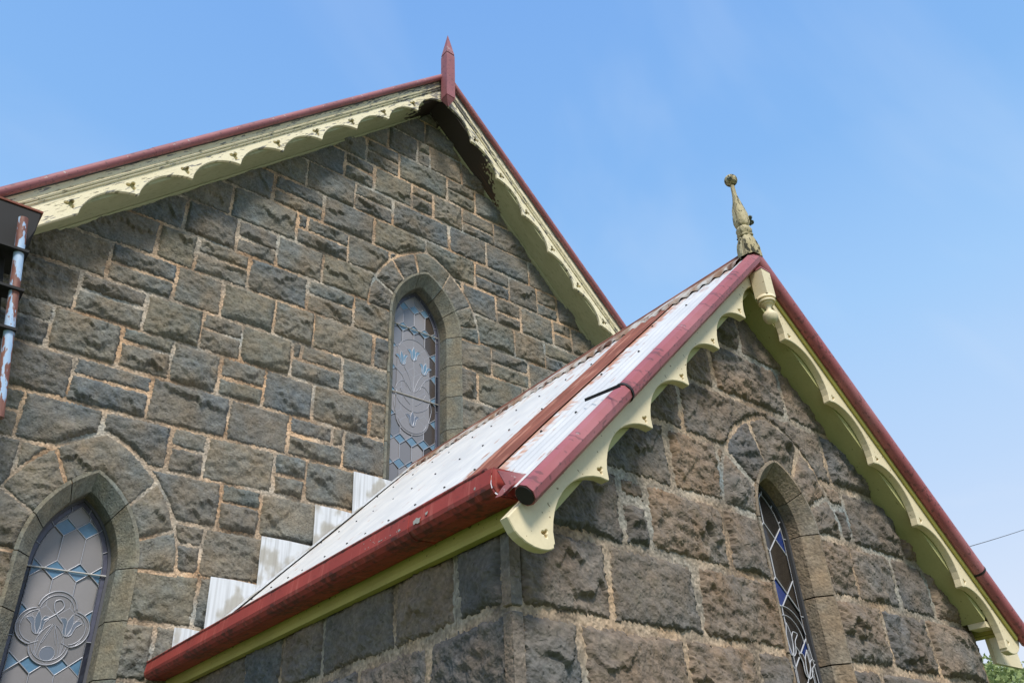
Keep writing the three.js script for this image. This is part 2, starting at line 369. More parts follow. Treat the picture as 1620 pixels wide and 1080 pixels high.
function layStones(wall, rects, o) {
  for (const [u0, u1, v0, v1] of rects) {
    const w = u1 - u0, h = v1 - v0, seed = stoneSeed++, r = rng(seed);
    const body = rockFace(seed, (u0 + u1) / 2, (v0 + v1) / 2, w, h, o.relief * (Math.min(w, h) < 0.17 ? 0.7 : 1));
    const sk = [0, 0, 0, 0].map(() => (r() - 0.5) * o.skew), fl = (u) => ((o.flush || []).some((q) => Math.abs(q - u) < 0.004) ? 0.016 : 0), f0 = fl(u0), f1 = fl(u1);
    if (f0) sk[0] = 0; if (f1) sk[1] = 0;
    const g = stoneGeo({
      seed, nu: Math.max(4, Math.ceil(w / o.pitch)), nv: Math.max(4, Math.ceil(h / o.pitch)),
      map: (a, b) => [u0 + w * a, v0 + h * b], place: o.place, flip: o.flip, joint: o.joint * (0.8 + 0.5 * r()), ragged: o.ragged, pitch: 0.9 + 0.9 * r(), body,
      edge: (u, v, a, b) => Math.min(u - u0 + f0 + sk[0] * (b - 0.5), u1 - u + f1 - sk[1] * (b - 0.5), v - v0 + sk[2] * (a - 0.5) * 0.4, v1 - v - sk[3] * (a - 0.5) * 0.4, o.clip ? o.clip(u, v) : 9),
      keep: o.keep, cap: o.cap,
    });
    if (g) add('stone', g, o.mats[Math.floor(r() * o.mats.length)], wall);
  }
}
function layVoussoirs(wall, w, cuts, o) {
  for (let i = 0; i + 1 < cuts.length; i++) {
    const t0 = cuts[i], t1 = cuts[i + 1], seed = stoneSeed++, r = rng(seed), len = Math.abs(t1 - t0) * w.R * 1.25, e0 = w.E2, e1 = w.E;
    const [cu, cv] = archAt(w, (t0 + t1) / 2, (e0 + e1) / 2);
    const body = rockFace(seed, cu, cv, len, e1 - e0, o.relief * 0.85);
    const g = stoneGeo({
      seed, nu: Math.ceil(len * 1.25 / o.pitch), nv: Math.ceil((e1 - e0) / o.pitch), map: (a, b) => archAt(w, lerp(t0, t1, a), lerp(e0, e1, b)), place: o.place, flip: !o.flip,
      joint: o.joint * 0.75, ragged: o.ragged * 0.7, pitch: 1, body,
      edge: (u, v, a, b) => Math.min(a * len * (1 + 0.3 * b), (1 - a) * len * (1 + 0.3 * b), b * (e1 - e0) + o.joint, (1 - b) * (e1 - e0)),
    });
    if (g) add('voussoir', g, o.mats[Math.floor(r() * o.mats.length)], wall);
  }
}
// dressed margin, chamfer and reveal round an opening, one piece between joints; stations: list of [from, to] along the path in metres or arch fractions
function surround(wall, w, place, mat, jambLevels, arch) {
  const prof = [[w.E2 + 0.004, -0.01], [w.E2 + 0.004, 0.011], [0.002, 0.013], [-w.c, -w.c], [-w.c, w.zg - 0.02]];
  const off = [0]; for (let k = 1; k < prof.length; k++) off.push(off[k - 1] + Math.hypot(prof[k][0] - prof[k - 1][0], prof[k][1] - prof[k - 1][1]));
  const run = (at, t) => { const a = at(0, 0); let s = 0, p = a; for (let k = 1; k <= 4; k++) { const q = at(t * k / 4, 0); s += Math.hypot(q[0] - p[0], q[1] - p[1]); p = q; } return s; };
  let shift = 0;
  const piece = (at, n, tag) => {
    const pos = [], uv = [], idx = [], sh = (shift += 0.37);
    for (let i = 0; i < n; i++) for (let k = 0; k + 1 < prof.length; k++) {
      const A = at(i / n, prof[k][0]), B = at((i + 1) / n, prof[k][0]), C = at((i + 1) / n, prof[k + 1][0]), D = at(i / n, prof[k + 1][0]), b = pos.length / 3;
      pos.push(...place(A[0], A[1], prof[k][1]), ...place(B[0], B[1], prof[k][1]), ...place(C[0], C[1], prof[k + 1][1]), ...place(D[0], D[1], prof[k + 1][1]));
      const la = run(at, i / n), lb = run(at, (i + 1) / n), q0 = off[k], q1 = off[k + 1]; uv.push(q0 + sh, la, q0 + sh, lb, q1 + sh, lb, q1 + sh, la); idx.push(b, b + 1, b + 2, b, b + 2, b + 3);
    }
    add('dressed_stone', quadGeo(pos, uv, idx), mat, wall);
  };
  for (const s of [-1, 1]) for (let i = 0; i + 1 < jambLevels.length; i++) { const y0 = jambLevels[i] + 0.003, y1 = jambLevels[i + 1] - 0.003; piece((t, e) => [w.xc + s * (w.a + e), lerp(y0, y1, t)], 1); }
  for (let i = 0; i + 1 < arch.length; i++) { const g = 0.005; piece((t, e) => archAt(w, lerp(arch[i] + g, arch[i + 1] - g, t), e), 8); }
}

// ---------------------------------------------------------------- tall gable wall
const gapM = (u, v) => { const p = SL[u < XM ? 'mainL' : 'mainR'].inv(u, v)[1]; return 0.13 - p; };          // distance below the roof line
const placeM = (u, v, h) => [u, v, ZW + h];
const wallTop = (xc, y0, A, p, x0, x1) => { const y = (x) => y0 + p / Math.cos(A) - Math.abs(x - xc) * Math.tan(A); return [[x1, y(x1)], [xc, y(xc)], [x0, y(x0)]]; };
const gableWall = add('gable_wall', prismZ([[0.1, 0], [6.73, 0], ...wallTop(XM, YM, AM, 0.12, 0.1, 6.73)], ZW - 0.42, ZW, 0, [archOutline(WIN.low, 0), archOutline(WIN.high, 0)]), M.mortarMain, church, 'rock-faced grey bluestone gable wall with tan mortar joints');
const uvW = (px, py) => { const q = atZ(px, py, ZW); return [q.x, q.y]; };
const levelsM = []; for (let k = -8; k <= 17; k++) levelsM.push(1.6 + (3.13 + 0.6105 * k) * K); levelsM.unshift(0);
const jointsM = [[122, 459], [172.5, 412.5], [249, 377.5], [294, 337.5], [367.5, 317.5], [310, 402.5], [375, 370], [276, 450], [351, 470], [229, 492.5], [319, 516], [392.5, 432.5], [79, 512.5], [194, 527.5], [382, 538],
  [614, 219], [580, 237.5], [660, 242.5], [631, 262.5], [680, 252], [672, 215], [545, 260], [592, 282], [486, 276], [432.5, 297.5], [512, 332], [561, 310], [651, 312.5], [685, 327.5], [621, 337.5], [469, 360], [591, 366], [550, 394], [437.5, 397.5], [510, 425], [674, 390],
  [486, 466], [559, 495], [434, 502], [496, 522], [590, 556], [460, 570], [540, 595], [346, 592], [417, 615], [494, 637], [361, 657], [584, 657], [457, 675], [542, 712], [324, 722], [432, 750], [482, 762], [347, 800], [410, 812], [321, 852],
  [112, 597], [187, 560], [270, 572], [235, 630], [31, 652], [162, 667], [267, 712], [242, 1015],
  [730, 280], [707, 300], [751, 322], [731, 350], [781, 374], [710, 376], [769, 405], [836, 435], [751, 436], [805, 457], [849, 479], [881, 492], [785, 490], [824, 510], [875, 530], [904, 542], [814, 545], [862, 565], [777, 575], [837, 597], [756, 612]];
const splitsM = [[225, 430], [350, 412.5], [175, 472.5], [350, 529], [47.5, 502.5], [400, 383], [475, 315], [572, 270], [605, 249], [672, 244], [512, 376], [595, 322], [669, 316], [522, 477], [500, 577], [382, 605], [500, 697], [460, 755], [305, 713], [380, 800], [297, 862], [175, 607], [232, 550], [12, 647],
  [730, 309], [760, 365], [780, 447], [865, 486], [805, 500], [891, 532], [877, 569], [810, 585]];
const halvesM = [[486, 354], [477, 555], [526, 692]];
const behindPorch = (u, v) => u > XS + 0.15 && u < XE - 0.15 && v < porchRoofY(u) - 0.35;
{
  const rnd = rng(4);
  const rects = buildCourses({
    lo: 0.1, hi: 6.73, levels: levelsM, joints: jointsM, splits: splitsM, halves: halvesM, toUV: uvW, rnd,
    spans: (v0, v1, lo, hi) => {
      let sp = [[lo, hi]];
      for (const w of [WIN.low, WIN.high]) if (v0 > w.y0 - 0.25 && v1 < w.vs + 0.09) sp = sp.flatMap(([a, b]) => [[a, Math.min(b, w.xc - w.a - w.E2)], [Math.max(a, w.xc + w.a + w.E2), b]].filter(([x, y]) => y - x > 0.05));
      return sp;
    },
    unseen: (a, b, v0, v1) => b - a > 1.25 || v1 < 2.45 || b > 6.2,
  }).filter(([u0, u1, v0, v1]) => Math.max(gapM(u0, v0), gapM(u1, v0), (u0 - XM) * (u1 - XM) < 0 ? gapM(XM, v0) : -1) > 0.03 && !(behindPorch(u0, v1) && behindPorch(u1, v1)));
  const clip = (u, v) => { let d = 9; for (const w of [WIN.low, WIN.high]) if (v > w.vs - 0.3) d = Math.min(d, v > w.vs - 0.02 ? archE(w, u, v) - w.E : 9); return d; };
  const keep = (u, v) => { for (const w of [WIN.low, WIN.high]) if (v > w.vs - 0.03 && archE(w, u, v) < w.E - 0.05) return false; return gapM(u, v) > -0.03 && !behindPorch(u, v); };
  const cap = (u, v) => (u > 1.35 && u < 3.35 && v < porchRoofY(u) + 0.42 ? 0.03 : 1);
  const o = { place: placeM, mats: M.stoneMain, pitch: 0.0105, joint: 0.0128, ragged: 0.009, skew: 0.02, relief: 0.04, clip, keep, cap, flush: [WIN.low, WIN.high].flatMap((w) => [w.xc - w.a - w.E2, w.xc + w.a + w.E2]) };
  layStones(gableWall, rects, o);
  layVoussoirs(gableWall, WIN.low, [-1, -0.66, -0.3, 0.42, 0.74, 1].map((t) => t), o);
  layVoussoirs(gableWall, WIN.high, [-1, -0.72, -0.42, -0.14, 0.28, 0.62, 0.84, 1], o);
  const inWin = (w) => [w.y0, ...levelsM.filter((y) => y > w.y0 + 0.1 && y < w.vs - 0.1), w.vs];
  surround(gableWall, WIN.low, placeM, M.dressMain, inWin(WIN.low), [-1, -0.66, -0.25, 0.4, 1]);
  surround(gableWall, WIN.high, placeM, M.dressMain, inWin(WIN.high), [-1, -0.72, -0.14, 0.28, 0.62, 1]);
}

// ---------------------------------------------------------------- porch walls
const placeP = (u, v, h) => [u, v, ZP + h], placeS = (u, v, h) => [XS - h, v, u];
const gapP = (u, v) => 0.105 - SL[u < XP ? 'porchL' : 'porchR'].inv(u, v)[1];
const porchGable = add('gable_wall', prismZ([[XS, 0], [XE, 0], ...wallTop(XP, YP, AP, 0.1, XS, XE)], ZP - 0.3, ZP, 0, [archOutline(WIN.porch, 0)]), M.mortarPorch, porch, 'brown rock-faced gable wall of the porch with broad mortar joints');
const sideWall = add('side_wall', boxGeo(XS, XS + 0.3, 0, 2.56, ZW + 0.002, ZP - 0.302), M.mortarPorch, porch, 'dark rock-faced side wall under the red gutter');
add('side_wall', boxGeo(XE - 0.3, XE, 0, 2.56, ZW + 0.002, ZP - 0.302), M.mortarPorch, porch);
const levelsP = [0, 0.27, 0.56, 0.86, 1.16, 1.46, 1.705].concat([0.192, 0.3377, 0.483, 0.626, 0.773, 0.92, 1.066, 1.215].map((v) => 1.6 + v * 2.038));
levelsP.splice(6, 1, 1.72);
{
  const rnd = rng(23), w = WIN.porch;
  const uvP = (px, py) => { const q = atZ(px, py, ZP); return [q.x, q.y]; };
  const joints = [[964, 922], [1106, 952], [919, 1035], [1089, 1050], [1199, 1057], [980, 800], [1024, 812], [1149, 850], [1057, 722], [1076, 642], [1127, 590], [1237, 630], [1166, 525], [1302, 722], [1340, 820], [1350, 905], [1415, 917], [1472, 947], [1401, 1000], [1475, 1022], [1395, 1075], [1148, 790], [1420, 850]];
  const o = { place: placeP, mats: M.stonePorch, pitch: 0.0072, joint: 0.0185, ragged: 0.011, skew: 0.035, relief: 0.034 };
  const margin = 0.036;
  const rects = buildCourses({
    lo: XS + margin, hi: XE - 0.01, levels: levelsP, joints, splits: [[999, 792], [1322, 802]], toUV: uvP, rnd,
    spans: (v0, v1, lo, hi) => (v0 > w.y0 - 0.2 && v1 < w.vs + 0.02 ? [[lo, w.xc - w.a - w.E2], [w.xc + w.a + w.E2, hi]] : [[lo, hi]]),
    unseen: (a, b, v0, v1) => v1 < 2.0 || b - a > 1.4,
  }).filter(([u0, u1, v0]) => Math.max(gapP(u0, v0), gapP(u1, v0), (u0 - XP) * (u1 - XP) < 0 ? gapP(XP, v0) : -1) > 0.03);
  layStones(porchGable, rects, { ...o, flush: [XS + margin, w.xc - w.a - w.E2, w.xc + w.a + w.E2], clip: (u, v) => (v > w.vs - 0.01 ? archE(w, u, v) - w.E : 9), keep: (u, v) => !(v > w.vs - 0.03 && archE(w, u, v) < w.E - 0.04) && gapP(u, v) > -0.02 });
  layVoussoirs(porchGable, w, [-1, -0.62, -0.2, 0.34, 0.7, 1], o);
  surround(porchGable, w, placeP, M.dressPorch, [w.y0, ...levelsP.filter((y) => y > w.y0 + 0.1 && y < w.vs - 0.1), w.vs], [-1, -0.6, -0.03, 0.5, 1]);
  // side wall, u runs along z
  const uvS = (px, py) => { const q = atX(px, py, XS); return [q.z, q.y]; };
  const lv = levelsP.slice(0, 9).concat([2.56]);
  const sr = buildCourses({
    lo: ZW + 0.03, hi: ZP - margin, levels: lv, joints: [[626, 980], [722, 950], [512, 1030], [446, 1050], [390, 1062], [680, 1047]], splits: [], toUV: uvS, rnd,
    spans: (a, b, lo, hi) => [[lo, hi]], unseen: () => true,
  });
  layStones(sideWall, sr, { ...o, flush: [ZP - margin], place: placeS, flip: true, pitch: 0.009, relief: 0.026, joint: 0.021, skew: 0.05 });
  for (let i = 0; i + 1 < lv.length; i++) {      // drafted corner, one block a course
    const y0 = lv[i] + 0.009, y1 = Math.min(lv[i + 1] - 0.009, 2.535), b = 0.009, m = margin;
    const g = prismZ([[XS - b, ZP - m], [XS + 0.04, ZP - m], [XS + 0.04, ZP - 0.04], [XS + m, ZP - 0.04], [XS + m, ZP + b], [XS - b, ZP + b]].map(([x, z]) => [x, -z]), y0, y1, 0.004);
    g.rotateX(-Math.PI / 2); triUV(g);
    add('corner_stone', g, M.stonePorch[[0, 2, 4][i % 3]], porchGable);
  }
}

// ---------------------------------------------------------------- rest of the church body
add('side_wall', boxGeo(0.1, 0.5, 0, 4.95, -17, ZW - 0.422), M.plain, church);
add('side_wall', boxGeo(6.33, 6.73, 0, 4.95, -17, ZW - 0.422), M.plain, church);
add('rear_wall', prismZ([[0.502, 0], [6.328, 0], ...wallTop(XM, YM, AM, 0.08, 0.502, 6.328)], -17, -16.6), M.plain, church);

// ---------------------------------------------------------------- bargeboards
function trefoil(cx, cy, r, turn) { const o = []; for (let k = 0; k < 36; k++) { const t = k / 36 * Math.PI * 2, q = r * (1 + 0.42 * Math.cos(3 * (t - turn))); o.push([cx + q * Math.cos(t), cy + q * Math.sin(t)]); } return o; }
function bargeShape(S, side, tips, pTop, sEnd, arc, lobe, hole) {
  // tips: s of each tooth from the apex down; scallops are quarter arcs between them
  const pts = [], chord = (i) => tips[i + 1] - tips[i];
  const scallop = (s0, s1, n = 14) => { const c = s1 - s0, out = []; for (let k = 1; k < n; k++) { const t = k / n, x = (t - 0.5) * c, R = c / 2 / Math.sin(arc / 2); out.push([s0 + t * c, Math.sqrt(R * R - x * x) - R * Math.cos(arc / 2)]); } return out; };
  pts.push([S.cut(pTop), pTop], [sEnd, pTop], ...lobe);
  for (let i = tips.length - 1; i >= 0; i--) {
    pts.push([tips[i] + 0.004, 0], [tips[i] - 0.004, 0]);
    const s0 = i ? tips[i - 1] : tips[0] - (tips[1] - tips[0]);
    for (const q of scallop(s0, tips[i]).reverse()) if (q[0] > S.cut(q[1]) + 0.002) pts.push(q);
  }
  const last = pts[pts.length - 1]; pts.push([S.cut(last[1]), last[1]]);
  const holes = tips.map((s) => trefoil(s - hole.back, hole.p, hole.r, hole.turn));
  return [pts.map(([s, p]) => S.at(s, p)), holes.map((h) => h.map(([s, p]) => S.at(s, p)))];
}
const boardUV = (g, S, a, b) => remapUV(g, (x, y, z) => { const [s, p] = S.inv(x, y); return [(s + 0.25) / a, (p + 0.01) / b]; });
const metreUV = (g, S) => remapUV(g, (x, y, z) => { const [s, p] = S.inv(x, y); return [s, p + z]; });
function rail(S, s1, p0, p1, z0, z1, bevel = 0, s1top = s1) { return prismZ([[S.cut(p0), p0], [S.cut(p1), p1], [s1top, p1], [s1, p0]].map(([s, p]) => S.at(s, p)), z0, z1, bevel); }
function rollGeo(S, s0, s1, p, z, r, n) { const a = S.at(s0, p), b = S.at(s1, p); return rod(new THREE.Vector3(a[0], a[1], z), new THREE.Vector3(b[0], b[1], z), r, n).toNonIndexed(); }

for (const [key, side, mat, sof] of [['mainL', -1, M.peelL, M.soffitL], ['mainR', 1, M.peelR, M.soffitR]]) {
  const S = SL[key], sEnd = 4.62, step = 0.3255 / Math.cos(AM), first = 0.16 / Math.cos(AM);
  const px = side < 0 ? [[128, 344], [225, 315], [308, 288], [383, 263], [450, 243], [512, 222]] : [[745, 222], [787, 281], [828, 340]];
  const ss = px.map((q) => { const w = atZ(q[0], q[1], ZB); return S.inv(w.x, w.y)[0]; });
  const ph = ss.reduce((a, s) => a + (s % step), 0) / ss.length;
  const tips = []; for (let s = ph; s < sEnd - 0.2; s += step) if (s > 0.1) tips.push(s);
  const [shape, holes] = bargeShape(S, side, tips, 0.19, sEnd, 1.42, [[sEnd, 0.02], [sEnd - 0.05, 0]], { back: 0, p: 0.082, r: 0.027, turn: 0.6 });
  const bb = group('bargeboard', church, side < 0 ? 'scalloped cream bargeboard with flaking paint and bare wood below the post' : 'scalloped cream bargeboard on the slope behind the porch roof');
  add('scalloped_board', boardUV(prismZ(shape, ZB - 0.026, ZB, 0.003, holes), S, 4.9, 0.32), mat, bb);
  add('moulding', boardUV(rail(S, sEnd, 0.143, 0.158, ZB + 0.001, ZB + 0.014, 0.005), S, 4.9, 0.32), mat, bb);
  add('moulding', boardUV(rail(S, sEnd, 0.1595, 0.177, ZB + 0.001, ZB + 0.028, 0.008), S, 4.9, 0.32), mat, bb);
  add('upper_board', boardUV(rail(S, sEnd, 0.179, 0.227, ZB + 0.001, ZB + 0.022, 0.003), S, 4.9, 0.32), mat, bb);
  add('soffit', remapUV(rail(S, sEnd, 0.062, 0.135, ZW - 0.01, ZB - 0.028), (x, y, z) => { const [s] = S.inv(x, y); return [(s + 0.25) / 4.9, (z - ZW + 0.01) / 0.34]; }), sof, bb, side > 0 ? 'soffit with rotten black boards below the ridge post' : undefined);
  add('soffit_bead', metreUV(rail(S, sEnd, 0.046, 0.0605, ZW + 0.001, ZW + 0.04, 0.004), S), M.soffitL, bb);
  // roll in lengths with sleeves
  const cuts = [S.cut(0.255), 2.35, 3.42, sEnd + 0.03];
  for (let i = 0; i + 1 < cuts.length; i++) add('barge_roll', metreUV(rollGeo(S, cuts[i], cuts[i + 1] + 0.03, 0.255, ZB + 0.05, 0.03 + 0.002 * (i % 2), 16), S), M.maroonOld, bb);
  add('roof_slope', metreUV(rail(S, sEnd + 0.12, 0.236, 0.262, -17.1, ZB + 0.044), S), M.roofDark, church);
}
// red pointed post at the top of the tall gable
{
  const z = -4.78, c = atZ(713, 160, z), hw = 0.052, x = XM - 0.03, yb = c.y;
  const g = group('ridge_post', church, 'red square post with pointed weathered tip at the top of the tall gable');
  const sq = (w0, y0, w1, y1) => { const q = new THREE.CylinderGeometry(w1 * Math.SQRT2, w0 * Math.SQRT2, y1 - y0, 4, 1).toNonIndexed(); q.rotateY(Math.PI / 4); q.computeVertexNormals(); q.translate(x, (y0 + y1) / 2, z); return triUV(q); };
  const top = atZ(706, 55, z).y, sh = atZ(706, 87, z).y;
  add('shaft', sq(hw, yb + 0.012, hw, sh - 0.02), M.maroonOld, g);
  add('neck', sq(hw * 0.86, sh - 0.02, hw * 0.86, sh), M.maroonOld, g);
  add('point', sq(hw * 0.98, sh, 0.002, top), M.maroonOld, g);
  add('neck', sq(hw * 0.8, yb, hw * 0.8, yb + 0.012), M.maroonOld, g);
  add('drop', sq(0.003, yb - 0.1, hw * 1.0, yb), M.maroonOld, g);
}

// ---------------------------------------------------------------- porch bargeboards, roll, soffit
for (const [key, side] of [['porchL', -1], ['porchR', 1]]) {
  const S = SL[key], k2 = Math.SQRT2, tips = []; for (let i = 0; i < 6; i++) tips.push((0.168 + 0.2808 * i) * k2);
  const t5 = tips[5], sEnd = 2.318, lobe = [[2.327, 0.124], [2.324, 0.1], [2.315, 0.072], [2.3, 0.044], [2.282, 0.022], [2.262, 0.005], [2.246, -0.004], [2.234, -0.007]];
  const [shape, holes] = bargeShape(S, side, tips, 0.172, sEnd, 1.8, lobe, { back: -0.006, p: 0.048, r: 0.0105, turn: 0.9 });
  const bb = group('bargeboard', porch, side < 0 ? 'scalloped cream bargeboard with rounded tail beside the red gutter' : 'scalloped cream bargeboard with soffit coloured for green lawn bounce beneath a maroon roll');
  add('scalloped_board', metreUV(prismZ(shape, ZQ - 0.04, ZQ, 0.003, holes), S), M.cream, bb);
  if (side > 0) add('batten', metreUV(rail(S, t5 + 0.06, 0.128, 0.152, ZQ + 0.001, ZQ + 0.016, 0.004), S), M.fascia, bb);
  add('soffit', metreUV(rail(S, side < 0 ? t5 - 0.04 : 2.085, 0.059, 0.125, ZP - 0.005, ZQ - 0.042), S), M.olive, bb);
  const cuts = side < 0 ? [S.cut(0.19), 1.49, t5 + 0.012] : [S.cut(0.19), 1.87, t5 + 0.12];
  for (let i = 0; i + 1 < cuts.length; i++) { const q = rollGeo(S, cuts[i], cuts[i + 1], 0.186, ZQ + 0.032, 0.0405 - 0.0015 * i, side < 0 ? 9 : 20); if (side < 0) q.computeVertexNormals(); add('barge_roll', metreUV(q, S), M.maroon, bb); }
  { const a = S.at(cuts[1], 0.186), b = S.at(cuts[1] + 0.012, 0.186); add('roll_joint', metreUV(rod(new THREE.Vector3(a[0], a[1], ZQ + 0.032), new THREE.Vector3(b[0], b[1], ZQ + 0.032), 0.042, 20), S), M.darkIron, bb); }
  if (side < 0) { const a = S.at(cuts[2], 0.186), b = S.at(cuts[2] + 0.004, 0.186); add('roll_hollow', metreUV(rod(new THREE.Vector3(a[0], a[1], ZQ + 0.032), new THREE.Vector3(b[0], b[1], ZQ + 0.032), 0.033, 18), S), M.darkIron, bb); }  // black disc painted in for the shaded hollow of the open roll
}
// pendant below the porch apex
{
  const z = ZQ + 0.045, x = XP - 0.012, g = group('pendant', porch, 'turned cream pendant with ball hanging from the porch apex');
  const yt = atZ(1207, 436, z).y, yb = atZ(1210, 468, z).y - 0.012, w = 0.037;
  const q = boxGeo(x - w, x + w, yb, yt, z - w, z + w); add('post', q, M.cream, g);
  const c = new THREE.CylinderGeometry(0.05, 0.056, 0.012, 4).toNonIndexed(); c.rotateY(Math.PI / 4); c.computeVertexNormals(); c.translate(x, yt + 0.006, z); add('post_cap', triUV(c), M.maroonOld, g);
  const ball = 0.03, L = [[0, 0], [0.012, 0.0015], [0.0225, 0.009], [0.03, 0.028], [0.0285, 0.042], [0.02, 0.054], [0.0125, 0.058], [0.0115, 0.07], [0.0135, 0.082], [0.02, 0.089], [0.0265, 0.092], [0.0267, 0.0925], [0.0267, 0.099], [0.027, 0.0992], [0.034, 0.0995], [0.0342, 0.1], [0.0342, 0.108], [0.034, 0.1085], [0.0295, 0.109], [0.0295, 0.1095], [0.0295, 0.115], [0.0298, 0.1155], [0.036, 0.116], [0.0362, 0.1165], [0.0362, 0.128], [0, 0.128]];
  const lg = new THREE.LatheGeometry(L.map(([r, y]) => new THREE.Vector2(r * 1.27, y * 1.2)), 28); lg.translate(x, yb - 0.1536, z);
  add('turned_drop', remapUV(lg, (a, b, cc) => [Math.atan2(cc - z, a - x) * 0.03, b]), M.cream, g);
}

// ---------------------------------------------------------------- porch roof
{
  const s0 = 0, len = (XP - 1.575) * Math.SQRT2 - 0.2165, za = ZW + 0.03, zb = ZQ + 0.006;
  const roofMap = tex(1024, 1024, (u, v) => {      // u along z from the church wall to the bargeboard, v down the slope from the ridge
    const z = lerp(za, zb, u), s = v * len;
    const m = fbm(z * 3, s * 3, 4), st = fbm(z * 26, s * 1.4, 4, N2);
    let c = mixc([222, 219, 214], [206, 205, 203], clamp(0.5 + m));
    c = mixc(c, [205, 205, 204], sst(0.1, 0.6, st) * 0.5);
    const edge = 0.1 * fbm(z * 5, s * 9, 4, N2) + 0.06 * N(s * 24, z * 3);
    const toStrip = Math.max(-2.63 - z, z + 2.33) + edge;                     // rusted sheet and the stains along it
    const stain = sst(0.13, -0.005, toStrip) * sst(-0.15, 0.3, fbm(z * 14, s * 5, 5) + 0.34 - 2.6 * Math.max(0, toStrip + 0.01));
    c = mixc(c, mixc([176, 112, 84], [208, 166, 140], clamp(0.5 + st)), stain * 0.9);
    const near = Math.exp(-(z - za) / 0.1);
    c = mixc(c, [176, 152, 124], sst(0.22, 0.7, near * 0.8 + 0.5 * st) * 0.7);
    const up = sst(0.42, 0.1, s + 0.16 * fbm(z * 6, s * 3, 3)) * sst(-0.1, 0.4, fbm(z * 18, s * 6, 4));
    c = mixc(c, [172, 120, 92], up * 0.75);
    const sp = sst(0.5, 0.66, fbm(z * 22 + 3, s * 3.2, 5) + 0.22 * Math.exp(-Math.abs(z + 2.75) / 0.22)); c = mixc(c, [166, 108, 82], sp * 0.7);
    return c;
  }, true, false);
  M.roofWhite = std({ map: roofMap, roughness: 0.55 });
  const rustRoof = std({ map: rustPaint, roughness: 0.92, bumpMap: mortarBump, bumpScale: 0.002 });
  const roof = group('roof', porch, 'white painted corrugated iron roof with one rusted brown sheet');
  const sheet = (side, z0, z1, lift, mat, l = len, worldUV = false) => {
    const S = SL[side < 0 ? 'porchL' : 'porchR'], p0 = 0.2165 + lift, n = Math.ceil((z1 - z0) / 0.0063), m = 10, pos = [], uv = [], idx = [];
    for (let j = 0; j <= m; j++) for (let i = 0; i <= n; i++) {
      const z = lerp(z0, z1, i / n), s = lerp(-p0 + 0.012, l, j / m), p = p0 + (worldUV ? 0.011 : 0.0042) * Math.sin(z / 0.076 * 2 * Math.PI) + 0.003 * N(z * 1.3, s * 1.1 + side), q = S.at(s, p);
      pos.push(q[0], q[1], z); uv.push(...(worldUV ? [s * 0.9, z] : [(z - za) / (zb - za), (s + p0) / (len + 0.2)]));
    }
    for (let j = 0; j < m; j++) for (let i = 0; i < n; i++) { const a = j * (n + 1) + i, b = a + n + 1; idx.push(a, b, a + 1, a + 1, b, b + 1); }
    return add('roof_sheet', quadGeo(pos, uv, idx), mat, roof, worldUV ? 'rusted brown corrugated sheet' : undefined);
  };
  const zs = [za, -4.36, -3.52, -2.62, -2.33, zb];
  for (let i = 0; i + 1 < zs.length; i++) { const rusty = i === 3; sheet(-1, zs[i] - (i ? 0.03 : 0), zs[i + 1], 0.0025 * (i % 2), rusty ? rustRoof : M.roofWhite, len, rusty); }
  for (let i = 0; i + 1 < zs.length; i++) sheet(1, zs[i] - (i ? 0.03 : 0), zs[i + 1], 0.0025 * (i % 2), M.roofWhite, len);
  for (const side of [-1, 1]) { const S = SL[side < 0 ? 'porchL' : 'porchR']; add('roof_deck', metreUV(rail(S, len - 0.05, 0.165, 0.2, ZW + 0.005, ZQ - 0.045), S), M.timber, roof); }
  // ridge capping, scalloped at its hem
  for (const side of [-1, 1]) {
    const S = SL[side < 0 ? 'porchL' : 'porchR'], pos = [], uv = [], idx = [], n = 300;
    for (let i = 0; i <= n; i++) { const z = lerp(ZW + 0.02, ZQ - 0.01, i / n), w = 0.012 * Math.sin(z / 0.076 * 2 * Math.PI); for (const [s, p] of [[-0.236, 0.236], [-0.07, 0.237], [-0.055, 0.222 + w * 0.6]]) { const q = S.at(s, p); pos.push(q[0], q[1], z); uv.push(z, s); } }
    for (let i = 0; i < n; i++) for (let k = 0; k < 2; k++) { const a = i * 3 + k; idx.push(a, a + 3, a + 1, a + 1, a + 3, a + 4); }
    add('ridge_cap', quadGeo(pos, uv, idx), std({ map: tex(512, 256, (u, v) => mixc(mixc([206, 200, 192], [150, 116, 92], sst(0.4, 0.62, tf(u, v, 8, 6, 5, 131))), [96, 62, 46], sst(0.55, 0.75, tf(u, v, 14, 10, 4, 133)))), roughness: 0.85 }), roof);
  }
  const a = new THREE.Vector3(XP, porchRoofY(XP) + 0.008, ZW + 0.02), b = new THREE.Vector3(XP, porchRoofY(XP) + 0.008, ZQ - 0.02);
  add('ridge_roll', remapUV(rod(a, b, 0.022, 12), (x, y, z) => [z, x]), M.rust, roof);
  // apron along the church wall and stepped flashings on it
  const S = SL.porchL;
  add('apron_flashing', metreUV(prismZ([[-0.23, 0.231], [len - 0.02, 0.231], [len - 0.02, 0.237], [-0.23, 0.237]].map(([s, p]) => S.at(s, p)), ZW + 0.045, ZW + 0.13), S), M.flash, roof);
  const steps = [[[272.5, 995], [312, 1000]], [[330, 914], [401, 927]], [[410, 853], [490, 864]], [[495, 802], [555, 814]], [[556, 749], [626, 766]]];
